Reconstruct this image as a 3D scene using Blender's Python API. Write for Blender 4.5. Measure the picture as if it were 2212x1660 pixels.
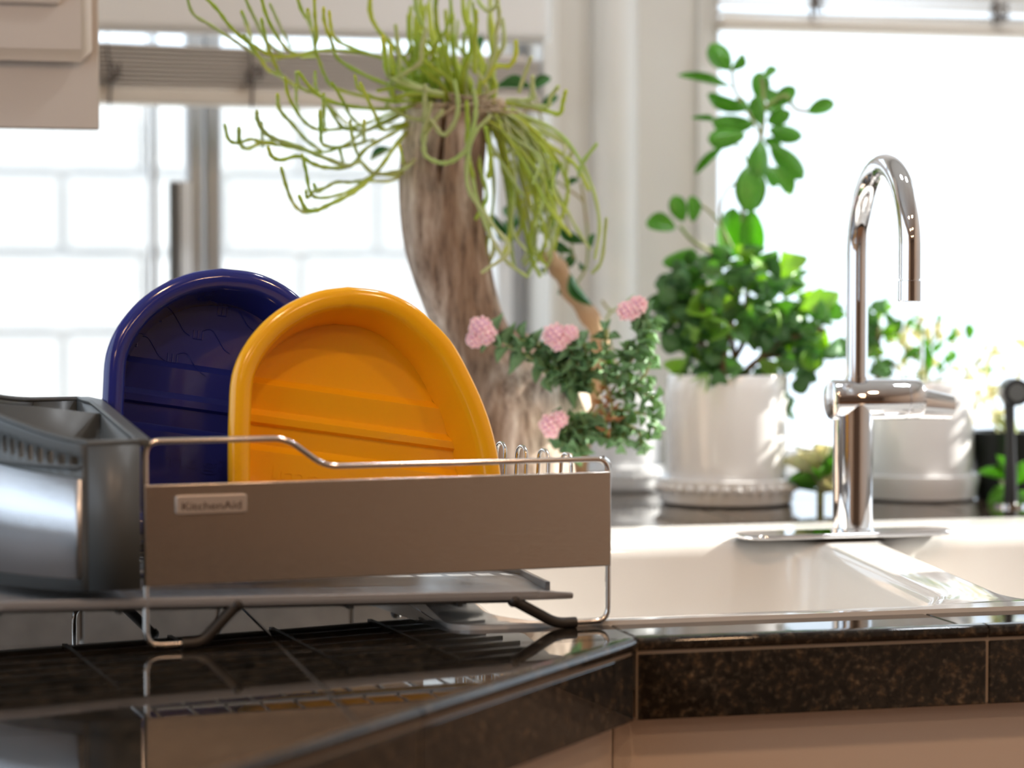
import bpy, bmesh, math, random
from mathutils import Vector, Matrix, noise
for o in list(bpy.data.objects): bpy.data.objects.remove(o)
S = bpy.context.scene
COL = S.collection
random.seed(7)
V = Vector
# ------------------------------------------------------------------ camera
C = 0.91                      # counter top height
CAMZ = C + 0.2955
F_PX = 5000.0
YAW, PITCH = math.radians(14.2), math.atan(190 / F_PX)
cam_d = bpy.data.cameras.new('camera'); cam = bpy.data.objects.new('camera', cam_d); COL.objects.link(cam)
cam.location = (0, 0, CAMZ)
cam.rotation_euler = (math.radians(90) - PITCH, 0, -YAW)
cam_d.sensor_width = 36.0
cam_d.lens = 36.0 * F_PX / 2212
cam_d.clip_start = 0.05
cam_d.dof.use_dof = True
cam_d.dof.focus_distance = 2.23
cam_d.dof.aperture_fstop = 3.0
S.camera = cam
# ------------------------------------------------------------------ world, sun, window portals, exposure
W = bpy.data.worlds.new('sky'); S.world = W; W.use_nodes = True
bg = W.node_tree.nodes['Background']; bg.inputs[0].default_value = (0.76, 0.88, 1.0, 1); bg.inputs[1].default_value = 1.9
sd = bpy.data.lights.new('sun', 'SUN'); sd.energy = 13.0; sd.angle = math.radians(0.6); sd.color = (1, 0.95, 0.86)
sun = bpy.data.objects.new('sun', sd); COL.objects.link(sun)
SUN_DIR = V((0.84, 0.10, 0.50)).normalized()
sun.rotation_euler = SUN_DIR.to_track_quat('Z', 'Y').to_euler()
def portal(name, loc, nrm, sx, sy):
    d = bpy.data.lights.new(name, 'AREA'); d.shape = 'RECTANGLE'; d.size = sx; d.size_y = sy
    d.cycles.is_portal = True
    o = bpy.data.objects.new(name, d); COL.objects.link(o); o.location = loc
    o.rotation_euler = (-V(nrm)).to_track_quat('Z', 'Y').to_euler()
def disk_lamp(name, loc, e, col, r=0.07):
    d = bpy.data.lights.new(name, 'AREA'); d.shape = 'DISK'; d.size = r * 2; d.energy = e; d.color = col
    o = bpy.data.objects.new(name, d); COL.objects.link(o); o.location = loc
CEIL, UL, UR, VB, VW = 2.50, -0.9, 2.25, -3.2, 3.22
WARM, COOL_FILL = (1, 0.62, 0.36), (0.90, 0.95, 1.0)
LAMPS = [(0.30, 0.75, 6, WARM), (1.35, 0.70, 6, WARM), (0.1, -0.5, 5, WARM), (1.2, -0.5, 5, WARM), (0.3, -1.9, 4, WARM), (1.3, -1.9, 4, WARM), (0.95, 2.30, 5, COOL_FILL), (1.60, 2.30, 5, COOL_FILL)]  # the two cool lamps over the sink are added fill for plants and pots
for x, y, e, c in LAMPS: disk_lamp('downlight_or_fill', (x, y, CEIL - 0.012), e, c)
portal('window_portal', (0.2, 3.36, 1.6), (0, -1, 0), 1.7, 1.4)
portal('window_portal', (1.6, 3.36, 1.6), (0, -1, 0), 1.1, 1.4)
portal('window_portal', (-1.0, 1.45, 1.6), (1, 0, 0), 3.0, 1.2)
portal('window_portal', (2.35, 2.75, 1.5), (-1, 0, 0), 0.95, 1.3)
S.view_settings.view_transform = 'Standard'; S.view_settings.look = 'None'
S.view_settings.exposure = 0.28; S.view_settings.gamma = 1.0; S.view_settings.use_curve_mapping = False
S.cycles.use_denoising = True
S.cycles.max_bounces = 10; S.cycles.diffuse_bounces = 4; S.cycles.glossy_bounces = 6; S.cycles.transparent_max_bounces = 16
S.cycles.sample_clamp_indirect = 8.0; S.cycles.caustics_reflective = False; S.cycles.caustics_refractive = False

# ------------------------------------------------------------------ measuring helpers (photograph pixel -> point in the room)
_R = cam.rotation_euler.to_matrix()
RX, UPV, FW = _R @ V((1, 0, 0)), _R @ V((0, 1, 0)), _R @ V((0, 0, -1))
CP = V(cam.location)
def ray(px, py): return FW + RX * ((px - 1106) / F_PX) + UPV * ((830 - py) / F_PX)
def P(px, py, d): return CP + ray(px, py) * d
def onZ(px, py, z): r = ray(px, py); return CP + r * ((z - CP.z) / r.z)
def onV(px, py, v): r = ray(px, py); return CP + r * (v / r.y)

# ------------------------------------------------------------------ object helpers
ROOTLOC = {}
def tag(o, label=None, cat=None, group=None, kind=None):
    if label: o['label'] = label
    if cat: o['category'] = cat
    if group: o['group'] = group
    if kind: o['kind'] = kind
    return o
def thing(name, loc, label=None, cat=None, group=None, kind=None):
    o = bpy.data.objects.new(name, None); COL.objects.link(o); o.location = loc; o.empty_display_size = 0.05
    ROOTLOC[o.name] = V(loc)
    return tag(o, label, cat, group, kind)
def offset_of(parent):
    p = parent
    while p is not None:
        if p.name in ROOTLOC: return ROOTLOC[p.name]
        p = p.parent
    return V((0, 0, 0))
class MB:
    def __init__(s): s.v = []; s.f = []
    def add(s, vs, fs):
        b = len(s.v); s.v += [V(p) for p in vs]; s.f += [[b + i for i in f] for f in fs]; return s
    def box(s, c, size, M=None):
        x, y, z = size[0] / 2, size[1] / 2, size[2] / 2
        vs = [V((a, b, d)) for a in (-x, x) for b in (-y, y) for d in (-z, z)]
        if M is not None: vs = [M @ p for p in vs]
        vs = [p + V(c) for p in vs]
        return s.add(vs, [(0, 1, 3, 2), (4, 6, 7, 5), (0, 4, 5, 1), (2, 3, 7, 6), (0, 2, 6, 4), (1, 5, 7, 3)])
    def bb(s, lo, hi):
        lo, hi = V(lo), V(hi); return s.box((lo + hi) / 2, hi - lo)
    def prism(s, poly, z0, z1):
        n = len(poly); z0f = z0 if callable(z0) else (lambda x, y: z0); z1f = z1 if callable(z1) else (lambda x, y: z1)
        vs = [V((p[0], p[1], z0f(p[0], p[1]))) for p in poly] + [V((p[0], p[1], z1f(p[0], p[1]))) for p in poly]
        return s.add(vs, [list(range(n))[::-1], list(range(n, 2 * n))] + [(i, (i + 1) % n, n + (i + 1) % n, n + i) for i in range(n)])
    def loft(s, rings, cap0=True, cap1=True, closed=True):
        n = len(rings[0]); b = []
        vs = [p for r in rings for p in r]; fs = []
        for k in range(len(rings) - 1):
            for i in range(n if closed else n - 1):
                j = (i + 1) % n
                fs.append((k * n + i, k * n + j, (k + 1) * n + j, (k + 1) * n + i))
        if cap0: fs.append(list(range(n))[::-1])
        if cap1: fs.append([(len(rings) - 1) * n + i for i in range(n)])
        return s.add(vs, fs)
    def tube(s, pts, r, seg=8, closed=False, taper=None, cap=True):
        pts = [V(p) for p in pts]; n = len(pts)
        rs = r if isinstance(r, (list, tuple)) else [r] * n
        tans = []
        for i in range(n):
            if closed: t = pts[(i + 1) % n] - pts[i - 1]
            else: t = pts[min(i + 1, n - 1)] - pts[max(i - 1, 0)]
            tans.append(t.normalized() if t.length > 1e-9 else V((0, 0, 1)))
        t0 = tans[0]; nn = t0.cross(V((0, 0, 1)))
        if nn.length < 1e-3: nn = t0.cross(V((1, 0, 0)))
        nn.normalize(); rings = []
        for i in range(n):
            t = tans[i]; nn = (nn - t * nn.dot(t)); nn.normalize(); bn = t.cross(nn)
            rings.append([pts[i] + (nn * math.cos(a) + bn * math.sin(a)) * rs[i] for a in [2 * math.pi * k / seg for k in range(seg)]])
        if closed: rings.append(rings[0]); return s.loft(rings, False, False)
        return s.loft(rings, cap, cap)
    def lathe(s, prof, c, seg=32, M=None, capb=True, capt=True):
        c = V(c); rings = []
        for r, z in prof:
            ring = [V((r * math.cos(2 * math.pi * k / seg), r * math.sin(2 * math.pi * k / seg), z)) for k in range(seg)]
            if M is not None: ring = [M @ p for p in ring]
            rings.append([p + c for p in ring])
        return s.loft(rings, capb, capt)
    def ball(s, c, r, seg=8, sc=(1, 1, 1), M=None):
        c = V(c); rings = []
        nr = max(4, seg // 2 + 1)
        for i in range(1, nr):
            th = math.pi * i / nr
            ring = [V((r * sc[0] * math.sin(th) * math.cos(2 * math.pi * k / seg), r * sc[1] * math.sin(th) * math.sin(2 * math.pi * k / seg), -r * sc[2] * math.cos(th))) for k in range(seg)]
            if M is not None: ring = [M @ p for p in ring]
            rings.append([p + c for p in ring])
        return s.loft(rings)
    def mesh(s, name, off=V((0, 0, 0)), smooth=35):
        me = bpy.data.meshes.new(name); me.from_pydata([tuple(p - off) for p in s.v], [], s.f)
        bm = bmesh.new(); bm.from_mesh(me); bmesh.ops.recalc_face_normals(bm, faces=bm.faces); bm.to_mesh(me); bm.free()
        if smooth:
            me.polygons.foreach_set('use_smooth', [True] * len(me.polygons))
            me.set_sharp_from_angle(angle=math.radians(smooth))
        me.update(); return me
    def build(s, name, mat, parent=None, smooth=35, bevel=0, seg=2, solid=0):
        me = s.mesh(name, offset_of(parent), smooth)
        o = bpy.data.objects.new(name, me); COL.objects.link(o)
        if parent is not None: o.parent = parent
        if mat: me.materials.append(mat)
        if solid:
            m = o.modifiers.new('solid', 'SOLIDIFY'); m.thickness = solid; m.offset = 0
        if bevel:
            m = o.modifiers.new('bevel', 'BEVEL'); m.width = bevel; m.segments = seg; m.limit_method = 'ANGLE'; m.angle_limit = math.radians(40)
            m.harden_normals = False
        return o
def copy_at(name, me, parent, M):
    o = bpy.data.objects.new(name, me); COL.objects.link(o)
    if parent is not None:
        o.parent = parent; M = Matrix.Translation(-offset_of(parent)) @ M
    o.matrix_local = M
    return o
def crom(pts, n=6):
    pts = [V(p) for p in pts]; out = []
    q = [pts[0] * 2 - pts[1]] + pts + [pts[-1] * 2 - pts[-2]]
    for i in range(1, len(q) - 2):
        a, b, c, d = q[i - 1], q[i], q[i + 1], q[i + 2]
        for k in range(n):
            t = k / n
            out.append(0.5 * ((2 * b) + (c - a) * t + (2 * a - 5 * b + 4 * c - d) * t * t + (-a + 3 * b - 3 * c + d) * t ** 3))
    out.append(pts[-1]); return out
def fillet(pts, r, n=5):
    pts = [V(p) for p in pts]; out = [pts[0]]
    for i in range(1, len(pts) - 1):
        a, b, c = pts[i - 1], pts[i], pts[i + 1]
        da, dc = (a - b), (c - b); rr = min(r, da.length * .49, dc.length * .49)
        p0, p1 = b + da.normalized() * rr, b + dc.normalized() * rr
        for k in range(n + 1):
            t = k / n; out.append(p0 * (1 - t) ** 2 + b * 2 * t * (1 - t) + p1 * t * t)
    out.append(pts[-1]); return out
def rrect(x0, x1, y0, y1, r, n=6):
    out = []
    for cx, cy, a0 in ((x1 - r, y1 - r, 0), (x0 + r, y1 - r, 90), (x0 + r, y0 + r, 180), (x1 - r, y0 + r, 270)):
        for k in range(n + 1):
            a = math.radians(a0 + 90 * k / n); out.append((cx + r * math.cos(a), cy + r * math.sin(a)))
    return out
def clip(poly, nx, ny, c):          # keep nx*x+ny*y <= c
    out = []
    for i in range(len(poly)):
        a, b = poly[i], poly[(i + 1) % len(poly)]
        da, db = nx * a[0] + ny * a[1] - c, nx * b[0] + ny * b[1] - c
        if da <= 0: out.append(a)
        if (da < 0 < db) or (db < 0 < da):
            t = da / (da - db); out.append((a[0] + (b[0] - a[0]) * t, a[1] + (b[1] - a[1]) * t))
    return out

# ------------------------------------------------------------------ materials
def mat(name, col, rough=0.5, metal=0.0, spec=0.5, coat=0.0, sss=0.0, trans=0.0, var=None, scale=20, bump=0.0, bscale=60, stretch=None, tmul=(2.4, 2.0, .7)):
    m = bpy.data.materials.new(name); m.use_nodes = True; nt = m.node_tree; N, L = nt.nodes, nt.links
    b = N['Principled BSDF']
    b.inputs['Base Color'].default_value = (*col, 1); b.inputs['Roughness'].default_value = rough; b.inputs['Metallic'].default_value = metal
    b.inputs['Specular IOR Level'].default_value = spec; b.inputs['Coat Weight'].default_value = coat; b.inputs['Coat Roughness'].default_value = 0.04
    if sss: b.inputs['Subsurface Weight'].default_value = sss; b.inputs['Subsurface Radius'].default_value = (0.02, 0.012, 0.004); b.inputs['Subsurface Scale'].default_value = 0.3
    if var or bump:
        tc = N.new('ShaderNodeTexCoord'); mp = N.new('ShaderNodeMapping'); L.new(tc.outputs['Object'], mp.inputs[0])
        if stretch: mp.inputs['Scale'].default_value = stretch
    if var:
        nz = N.new('ShaderNodeTexNoise'); nz.inputs['Scale'].default_value = scale; nz.inputs['Detail'].default_value = 5
        L.new(mp.outputs[0], nz.inputs['Vector'])
        cr = N.new('ShaderNodeValToRGB'); cr.color_ramp.elements[0].position = 0.35; cr.color_ramp.elements[1].position = 0.68
        cr.color_ramp.elements[0].color = (*col, 1); cr.color_ramp.elements[1].color = (*var, 1)
        L.new(nz.outputs['Fac'], cr.inputs[0]); L.new(cr.outputs[0], b.inputs['Base Color'])
    if bump:
        n2 = N.new('ShaderNodeTexNoise'); n2.inputs['Scale'].default_value = bscale; n2.inputs['Detail'].default_value = 3
        L.new(mp.outputs[0], n2.inputs['Vector'])
        bp = N.new('ShaderNodeBump'); bp.inputs['Strength'].default_value = bump; bp.inputs['Distance'].default_value = 0.002
        L.new(n2.outputs['Fac'], bp.inputs['Height']); L.new(bp.outputs[0], b.inputs['Normal'])
    if trans:
        tr = N.new('ShaderNodeBsdfTranslucent'); mx = N.new('ShaderNodeMixShader'); mx.inputs[0].default_value = trans
        if var: L.new(cr.outputs[0], tr.inputs[0])
        tr.inputs[0].default_value = (min(1, col[0] * 2.2 + .04), min(1, col[1] * 1.9 + .05), col[2] * 0.8, 1)
        if var:
            g = N.new('ShaderNodeMixRGB'); g.blend_type = 'MULTIPLY'; g.inputs[0].default_value = 1; g.inputs[2].default_value = (*tmul, 1)
            L.new(cr.outputs[0], g.inputs[1]); L.new(g.outputs[0], tr.inputs[0])
        L.new(b.outputs[0], mx.inputs[1]); L.new(tr.outputs[0], mx.inputs[2]); L.new(mx.outputs[0], N['Material Output'].inputs[0])
    return m
def granite_mat():
    m = bpy.data.materials.new('granite'); m.use_nodes = True; N, L = m.node_tree.nodes, m.node_tree.links; b = N['Principled BSDF']
    tc = N.new('ShaderNodeTexCoord')
    n1 = N.new('ShaderNodeTexNoise'); n1.inputs['Scale'].default_value = 95; n1.inputs['Detail'].default_value = 6; n1.inputs['Roughness'].default_value = .7
    n2 = N.new('ShaderNodeTexNoise'); n2.inputs['Scale'].default_value = 190; n2.inputs['Detail'].default_value = 4
    n3 = N.new('ShaderNodeTexNoise'); n3.inputs['Scale'].default_value = 18; n3.inputs['Detail'].default_value = 3
    for n in (n1, n2, n3): L.new(tc.outputs['Object'], n.inputs['Vector'])
    c1 = N.new('ShaderNodeValToRGB'); e = c1.color_ramp.elements
    e[0].position = .38; e[0].color = (.006, .005, .004, 1); e[1].position = .75; e[1].color = (.155, .10, .055, 1)
    x = e.new(.53); x.color = (.022, .018, .014, 1); x = e.new(.64); x.color = (.07, .046, .025, 1)
    L.new(n1.outputs['Fac'], c1.inputs[0])
    c2 = N.new('ShaderNodeValToRGB'); e = c2.color_ramp.elements; e[0].position = .55; e[0].color = (0, 0, 0, 1); e[1].position = .8; e[1].color = (.09, .085, .07, 1)
    L.new(n2.outputs['Fac'], c2.inputs[0])
    ad = N.new('ShaderNodeMixRGB'); ad.blend_type = 'ADD'; ad.inputs[0].default_value = .5; L.new(c1.outputs[0], ad.inputs[1]); L.new(c2.outputs[0], ad.inputs[2])
    c3 = N.new('ShaderNodeValToRGB'); e = c3.color_ramp.elements; e[0].position = .3; e[0].color = (.55, .55, .55, 1); e[1].position = .7; e[1].color = (1.3, 1.25, 1.2, 1)
    L.new(n3.outputs['Fac'], c3.inputs[0])
    mu = N.new('ShaderNodeMixRGB'); mu.blend_type = 'MULTIPLY'; mu.inputs[0].default_value = 1; L.new(ad.outputs[0], mu.inputs[1]); L.new(c3.outputs[0], mu.inputs[2])
    L.new(mu.outputs[0], b.inputs['Base Color']); b.inputs['Roughness'].default_value = .035; b.inputs['Specular IOR Level'].default_value = .5
    return m
def wood_mat():
    m = bpy.data.materials.new('driftwood'); m.use_nodes = True; N, L = m.node_tree.nodes, m.node_tree.links; b = N['Principled BSDF']
    tc = N.new('ShaderNodeTexCoord'); mp = N.new('ShaderNodeMapping'); mp.inputs['Scale'].default_value = (1, 1, .16); L.new(tc.outputs['Object'], mp.inputs[0])
    n1 = N.new('ShaderNodeTexNoise'); n1.inputs['Scale'].default_value = 110; n1.inputs['Detail'].default_value = 6; n1.inputs['Roughness'].default_value = .7; L.new(mp.outputs[0], n1.inputs['Vector'])
    n2 = N.new('ShaderNodeTexNoise'); n2.inputs['Scale'].default_value = 16; n2.inputs['Detail'].default_value = 4; L.new(mp.outputs[0], n2.inputs['Vector'])
    c1 = N.new('ShaderNodeValToRGB'); e = c1.color_ramp.elements; e[0].position = .3; e[0].color = (.10, .06, .04, 1); e[1].position = .72; e[1].color = (.74, .66, .58, 1)
    x = e.new(.5); x.color = (.47, .365, .29, 1)
    L.new(n1.outputs['Fac'], c1.inputs[0])
    c2 = N.new('ShaderNodeValToRGB'); e = c2.color_ramp.elements; e[0].position = .38; e[0].color = (.55, .43, .34, 1); e[1].position = .58; e[1].color = (1.45, 1.48, 1.5, 1)
    L.new(n2.outputs['Fac'], c2.inputs[0])
    mu = N.new('ShaderNodeMixRGB'); mu.blend_type = 'MULTIPLY'; mu.inputs[0].default_value = 1; L.new(c1.outputs[0], mu.inputs[1]); L.new(c2.outputs[0], mu.inputs[2])
    L.new(mu.outputs[0], b.inputs['Base Color']); b.inputs['Roughness'].default_value = .8
    bp = N.new('ShaderNodeBump'); bp.inputs['Strength'].default_value = .6; bp.inputs['Distance'].default_value = .004; L.new(n1.outputs['Fac'], bp.inputs['Height']); L.new(bp.outputs[0], b.inputs['Normal'])
    return m
def glass_mat():
    m = bpy.data.materials.new('window_glass'); m.use_nodes = True; N, L = m.node_tree.nodes, m.node_tree.links
    N.remove(N['Principled BSDF']); t = N.new('ShaderNodeBsdfTransparent'); g = N.new('ShaderNodeBsdfGlossy'); g.inputs['Roughness'].default_value = 0.0
    mx = N.new('ShaderNodeMixShader'); mx.inputs[0].default_value = .05
    L.new(t.outputs[0], mx.inputs[1]); L.new(g.outputs[0], mx.inputs[2]); L.new(mx.outputs[0], N['Material Output'].inputs[0]); return m
def steel_mat(name, col, rough, aniso=0.0, streak=(1, 1, 60), sb=0.15):
    m = mat(name, col, rough, 1.0, bump=sb, bscale=40, stretch=streak)
    return m
M = {}
M['wall'] = mat('wall_paint', (.70, .67, .62), .6)
M['wallb'] = mat('back_wall_paint', (.17, .13, .10), .5)
M['ceil'] = mat('ceiling_paint', (.75, .73, .70), .7)
M['floor'] = mat('floor_wood', (.20, .11, .06), .35, var=(.28, .16, .09), scale=6, stretch=(1, 12, 1))
M['trim'] = mat('trim_paint', (.78, .76, .72), .35)
M['cab'] = mat('cabinet_paint', (.62, .53, .455), .38)
M['alu'] = mat('window_aluminium', (.55, .56, .58), .35, .6)
M['aluw'] = mat('window_white_frame', (.82, .83, .84), .4)
M['dark'] = mat('dark_gap', (.03, .035, .035), .5)
M['glass'] = glass_mat()
M['slat'] = mat('blind_slat', (.66, .60, .54), .35)
M['rail'] = mat('blind_rail', (.68, .61, .53), .4)
M['valance'] = mat('blind_valance', (.80, .77, .74), .5)
M['cord'] = mat('blind_cord', (.16, .13, .11), .8)
M['granite'] = granite_mat()
M['splash'] = mat('backsplash_tile', (.74, .73, .72), .25, var=(.66, .65, .64), scale=22)
M['riser'] = mat('stone_tile', (.42, .39, .35), .22, var=(.33, .31, .28), scale=30)
M['grout'] = mat('grout', (.045, .04, .035), .8)
M['groutl'] = mat('grout_light', (.30, .24, .18), .7)
M['porc'] = mat('porcelain', (.76, .745, .72), .07, spec=.5, coat=.4)
M['pot'] = mat('white_ceramic', (.84, .84, .85), .12, coat=.3)
M['chrome'] = mat('chrome', (.82, .82, .84), .035, 1.0)
M['wire'] = mat('steel_wire', (.72, .69, .66), .16, 1.0)
M['steel'] = steel_mat('brushed_steel', (.60, .555, .51), .24, streak=(1.5, 1.5, 70), sb=.10)
M['steelc'] = steel_mat('brushed_steel_wrap', (.62, .64, .68), .28, streak=(1.5, 1.5, 70), sb=.15)
M['badge'] = mat('badge_steel', (.62, .55, .49), .4, .7)
M['ink'] = mat('badge_ink', (.06, .035, .025), .5)
M['rubber'] = mat('rubber', (.022, .017, .013), .45)
M['grey'] = mat('grey_plastic', (.125, .135, .14), .36, trans=.2)
M['greyt'] = mat('grey_tray_plastic', (.28, .28, .285), .3)
M['yellow'] = mat('yellow_plastic', (1.0, .48, .010), .13, sss=.15)
M['blue'] = mat('navy_plastic', (.018, .026, .21), .10, coat=.2)
M['wood'] = wood_mat()
M['twig'] = mat('bare_twig', (.42, .26, .15), .8, var=(.5, .36, .22), scale=30)
M['rhip'] = mat('cactus_stem', (.32, .47, .06), .5, trans=.3, var=(.58, .60, .11), scale=9)
M['rhipd'] = mat('cactus_stem_pale', (.46, .58, .20), .6, trans=.3, var=(.60, .56, .38), scale=9, tmul=(1.6, 1.6, .8))
M['root'] = mat('cactus_root', (.36, .26, .17), .9, var=(.52, .40, .28), scale=40)
M['jade'] = mat('jade_leaf', (.11, .31, .05), .3, trans=.42, var=(.17, .42, .07), scale=12)
M['kal'] = mat('bush_leaf', (.10, .27, .09), .35, trans=.40, var=(.20, .40, .13), scale=16)
M['kal2'] = mat('bush_leaf_light', (.22, .42, .10), .4, trans=.45, var=(.34, .54, .16), scale=16)
M['kal3'] = mat('bush_leaf_dark', (.09, .22, .09), .35, trans=.3, var=(.14, .31, .12), scale=16)
M['hoya'] = mat('vine_leaf', (.06, .20, .06), .25, trans=.25, var=(.10, .27, .10), scale=10)
M['sed'] = mat('sedum_leaf', (.13, .29, .15), .55, trans=.25, var=(.26, .42, .20), scale=18)
M['sedr'] = mat('sedum_dry_leaf', (.36, .15, .08), .6, trans=.2, var=(.48, .28, .15), scale=18)
M['stem'] = mat('green_stem', (.30, .42, .12), .5, var=(.40, .30, .16), scale=25)
M['bark'] = mat('plant_bark', (.18, .11, .06), .8, var=(.28, .19, .11), scale=50)
M['pink'] = mat('pink_petal', (.95, .80, .90), .6, trans=.15, var=(.88, .62, .76), scale=160)
M['pinkshade'] = mat('pink_gap_shade', (.78, .48, .62), .7)
M['soil'] = mat('soil', (.05, .035, .025), .95)
M['pale'] = mat('pale_leaf', (.66, .74, .46), .5, trans=.4, var=(.86, .76, .64), scale=14, tmul=(1.25, 1.2, 1.0))
M['black'] = mat('black_plastic', (.015, .016, .018), .35)
M['block'] = mat('painted_block', (.78, .78, .77), .8, var=(.72, .72, .71), scale=5)
M['mortar'] = mat('block_mortar', (.74, .74, .74), .9)
M['patio'] = mat('patio_concrete', (.62, .60, .57), .9)
M['lampt'] = mat('lamp_trim', (.8, .78, .75), .4)

# ================================================================== THE SETTING
U1L, U1R = -0.42, onV(1188, 500, VW).x            # opening of the left window
U2L, U2R = onV(1530, 500, VW).x, 2.08             # opening of the right window
ZS, ZS2, ZH, VG, VO = C + 0.115, C + 0.032, 2.10, 3.37, 3.44       # sill, head, glass plane, outer wall face
b = MB()
b.bb((UL - .1, VW, 0), (UR + .1, VO, ZS2)); b.bb((U1R, VW, ZS2), (U2L, VO, ZS)); b.bb((UL - .1, VW, ZS2), (U1R, VO, ZS)); b.bb((U2R, VW, ZS2), (UR + .1, VO, ZS)); b.bb((UL - .1, VW, ZH), (UR + .1, VO, CEIL + .1))
b.bb((UL - .1, VW, ZS), (U1L, VO, ZH)); b.bb((U1R, VW, ZS), (U2L, VO, ZH)); b.bb((U2R, VW, ZS), (UR + .1, VO, ZH))
tag(b.build('wall_front', M['wall'], smooth=0), kind='structure')
b = MB(); W3 = (0.0, 2.95, 1.0, 2.15)
b.bb((UL - .12, VB, 0), (UL, VW, W3[2])); b.bb((UL - .12, VB, W3[3]), (UL, VW, CEIL)); b.bb((UL - .12, VB, W3[2]), (UL, W3[0], W3[3])); b.bb((UL - .12, W3[1], W3[2]), (UL, VW, W3[3]))
tag(b.build('wall_left', M['wall'], smooth=0), kind='structure')
b = MB(); W4 = (2.30, 3.19, C + .05, 2.12)
b.bb((UR, VB, 0), (UR + .12, VW, W4[2])); b.bb((UR, VB, W4[3]), (UR + .12, VW, CEIL)); b.bb((UR, VB, W4[2]), (UR + .12, W4[0], W4[3])); b.bb((UR, W4[1], W4[2]), (UR + .12, VW, W4[3]))
tag(b.build('wall_right', M['wall'], smooth=0), kind='structure')
tag(MB().bb((UL - .12, VB - .12, 0), (UR + .12, VB, CEIL)).build('wall_back', M['wallb'], smooth=0), kind='structure')
tag(MB().bb((UL - .12, VB - .12, -.1), (UR + .12, VO, 0)).build('floor', M['floor'], smooth=0), kind='structure')
tag(MB().bb((UL - .12, VB - .12, CEIL), (UR + .12, VO, CEIL + .1)).build('ceiling', M['ceil'], smooth=0), kind='structure')
tag(MB().bb((-12, VO, -.25), (14, 16, -.15)).build('ground', M['patio'], smooth=0), kind='structure')

# backsplash tiles under the left window
sp = tag(thing('wall_backsplash', (.2, VW, ZL_ if False else C + .03)), kind='structure')
SPX = UL
while SPX < U1R - .02:
    x1_ = min(SPX + .152, U1R - .002)
    MB().bb((SPX + .0015, VW - .010, C + .032), (x1_ - .0015, VW - .0005, C + .100)).build('tile', M['splash'], sp, smooth=0, bevel=.0015)
    SPX = x1_
# rounded trim post between the windows
ua, ub = onV(1288, 500, VW - .03).x, onV(1382, 500, VW - .03).x
poly = [(ua, VW), (ua, VW - .02)] + [(ua + (ub - ua) * t, VW - .02 - .022 * math.sin(math.pi * t) ** .6) for t in [i / 10 for i in range(1, 10)]] + [(ub, VW - .02), (ub, VW)]
tag(MB().prism(poly, C + .03, CEIL).build('trim_1', M['trim'], smooth=50), kind='structure')
# flat casing at the right of it
uc, ud = onV(1508, 500, VW - .012).x, onV(1552, 500, VW - .012).x
tag(MB().bb((uc, VW - .014, C + .03), (ud, VW, ZH + .06)).build('trim_2', M['trim'], bevel=.003), kind='structure')
tag(MB().bb((onV(1184, 500, VW).x, VW - .012, C + .03), (onV(1202, 500, VW).x, VW, ZH + .06)).build('trim_3', M['trim'], bevel=.003), kind='structure')

# window_1: sliding aluminium window, meeting stiles and latch
w1 = tag(thing('window_1', ((U1L + U1R) / 2, VG, ZS)), kind='structure')
f = MB(); f.bb((U1L, VG - .03, ZS), (U1R, VG + .03, ZS + .03)); f.bb((U1L, VG - .03, ZH - .04), (U1R, VG + .03, ZH)); f.bb((U1L, VG - .03, ZS), (U1L + .03, VG + .03, ZH))
g = lambda px, v=VG: onV(px, 500, v).x
f.build('frame', M['aluw'], w1, bevel=.002)
MB().bb((g(1064), VG - .028, ZS + .03), (g(1098), VG + .02, ZH - .04)).build('side_stile', M['aluw'], w1, bevel=.003)
MB().bb((g(1098), VG - .01, ZS + .03), (U1R, VG + .03, ZH - .04)).build('track', M['alu'], w1)
MB().bb((g(398), VG - .035, ZS + .03), (g(438), VG + .0, ZH - .04)).build('meeting_stile', M['alu'], w1, bevel=.006)
MB().bb((g(438), VG - .022, ZS + .03), (g(476), VG + .02, ZH - .04)).build('meeting_stile', M['alu'], w1, bevel=.005)
MB().bb((g(319), VG - .012, ZS + .03), (g(323), VG + .012, ZH - .04)).build('glazing_bead', M['alu'], w1)
MB().bb((g(329), VG - .034, ZS + .03), (g(336), VG + .0, ZH - .04)).build('glazing_bead', M['alu'], w1)
zt, zb = onV(380, 392, VG - .04).z, onV(380, 640, VG - .04).z
la = MB().bb((g(360), VG - .05, zb), (g(406), VG - .03, zt)).build('latch', M['aluw'], w1, bevel=.002)
MB().bb((g(359), VG - .053, zb + .004), (g(371), VG - .048, zt - .002)).build('latch_slot', M['dark'], la)
MB().bb((g(376), VG - .053, zb + .004), (g(381), VG - .048, zt - .002)).build('latch_slot', M['dark'], la)
MB().bb((U1L + .03, VG - .004, ZS + .03), (g(340), VG, ZH - .04)).build('pane', M['glass'], w1, smooth=0)
MB().bb((g(440), VG + .004, ZS + .03), (g(1066), VG + .008, ZH - .04)).build('pane', M['glass'], w1, smooth=0)
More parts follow.
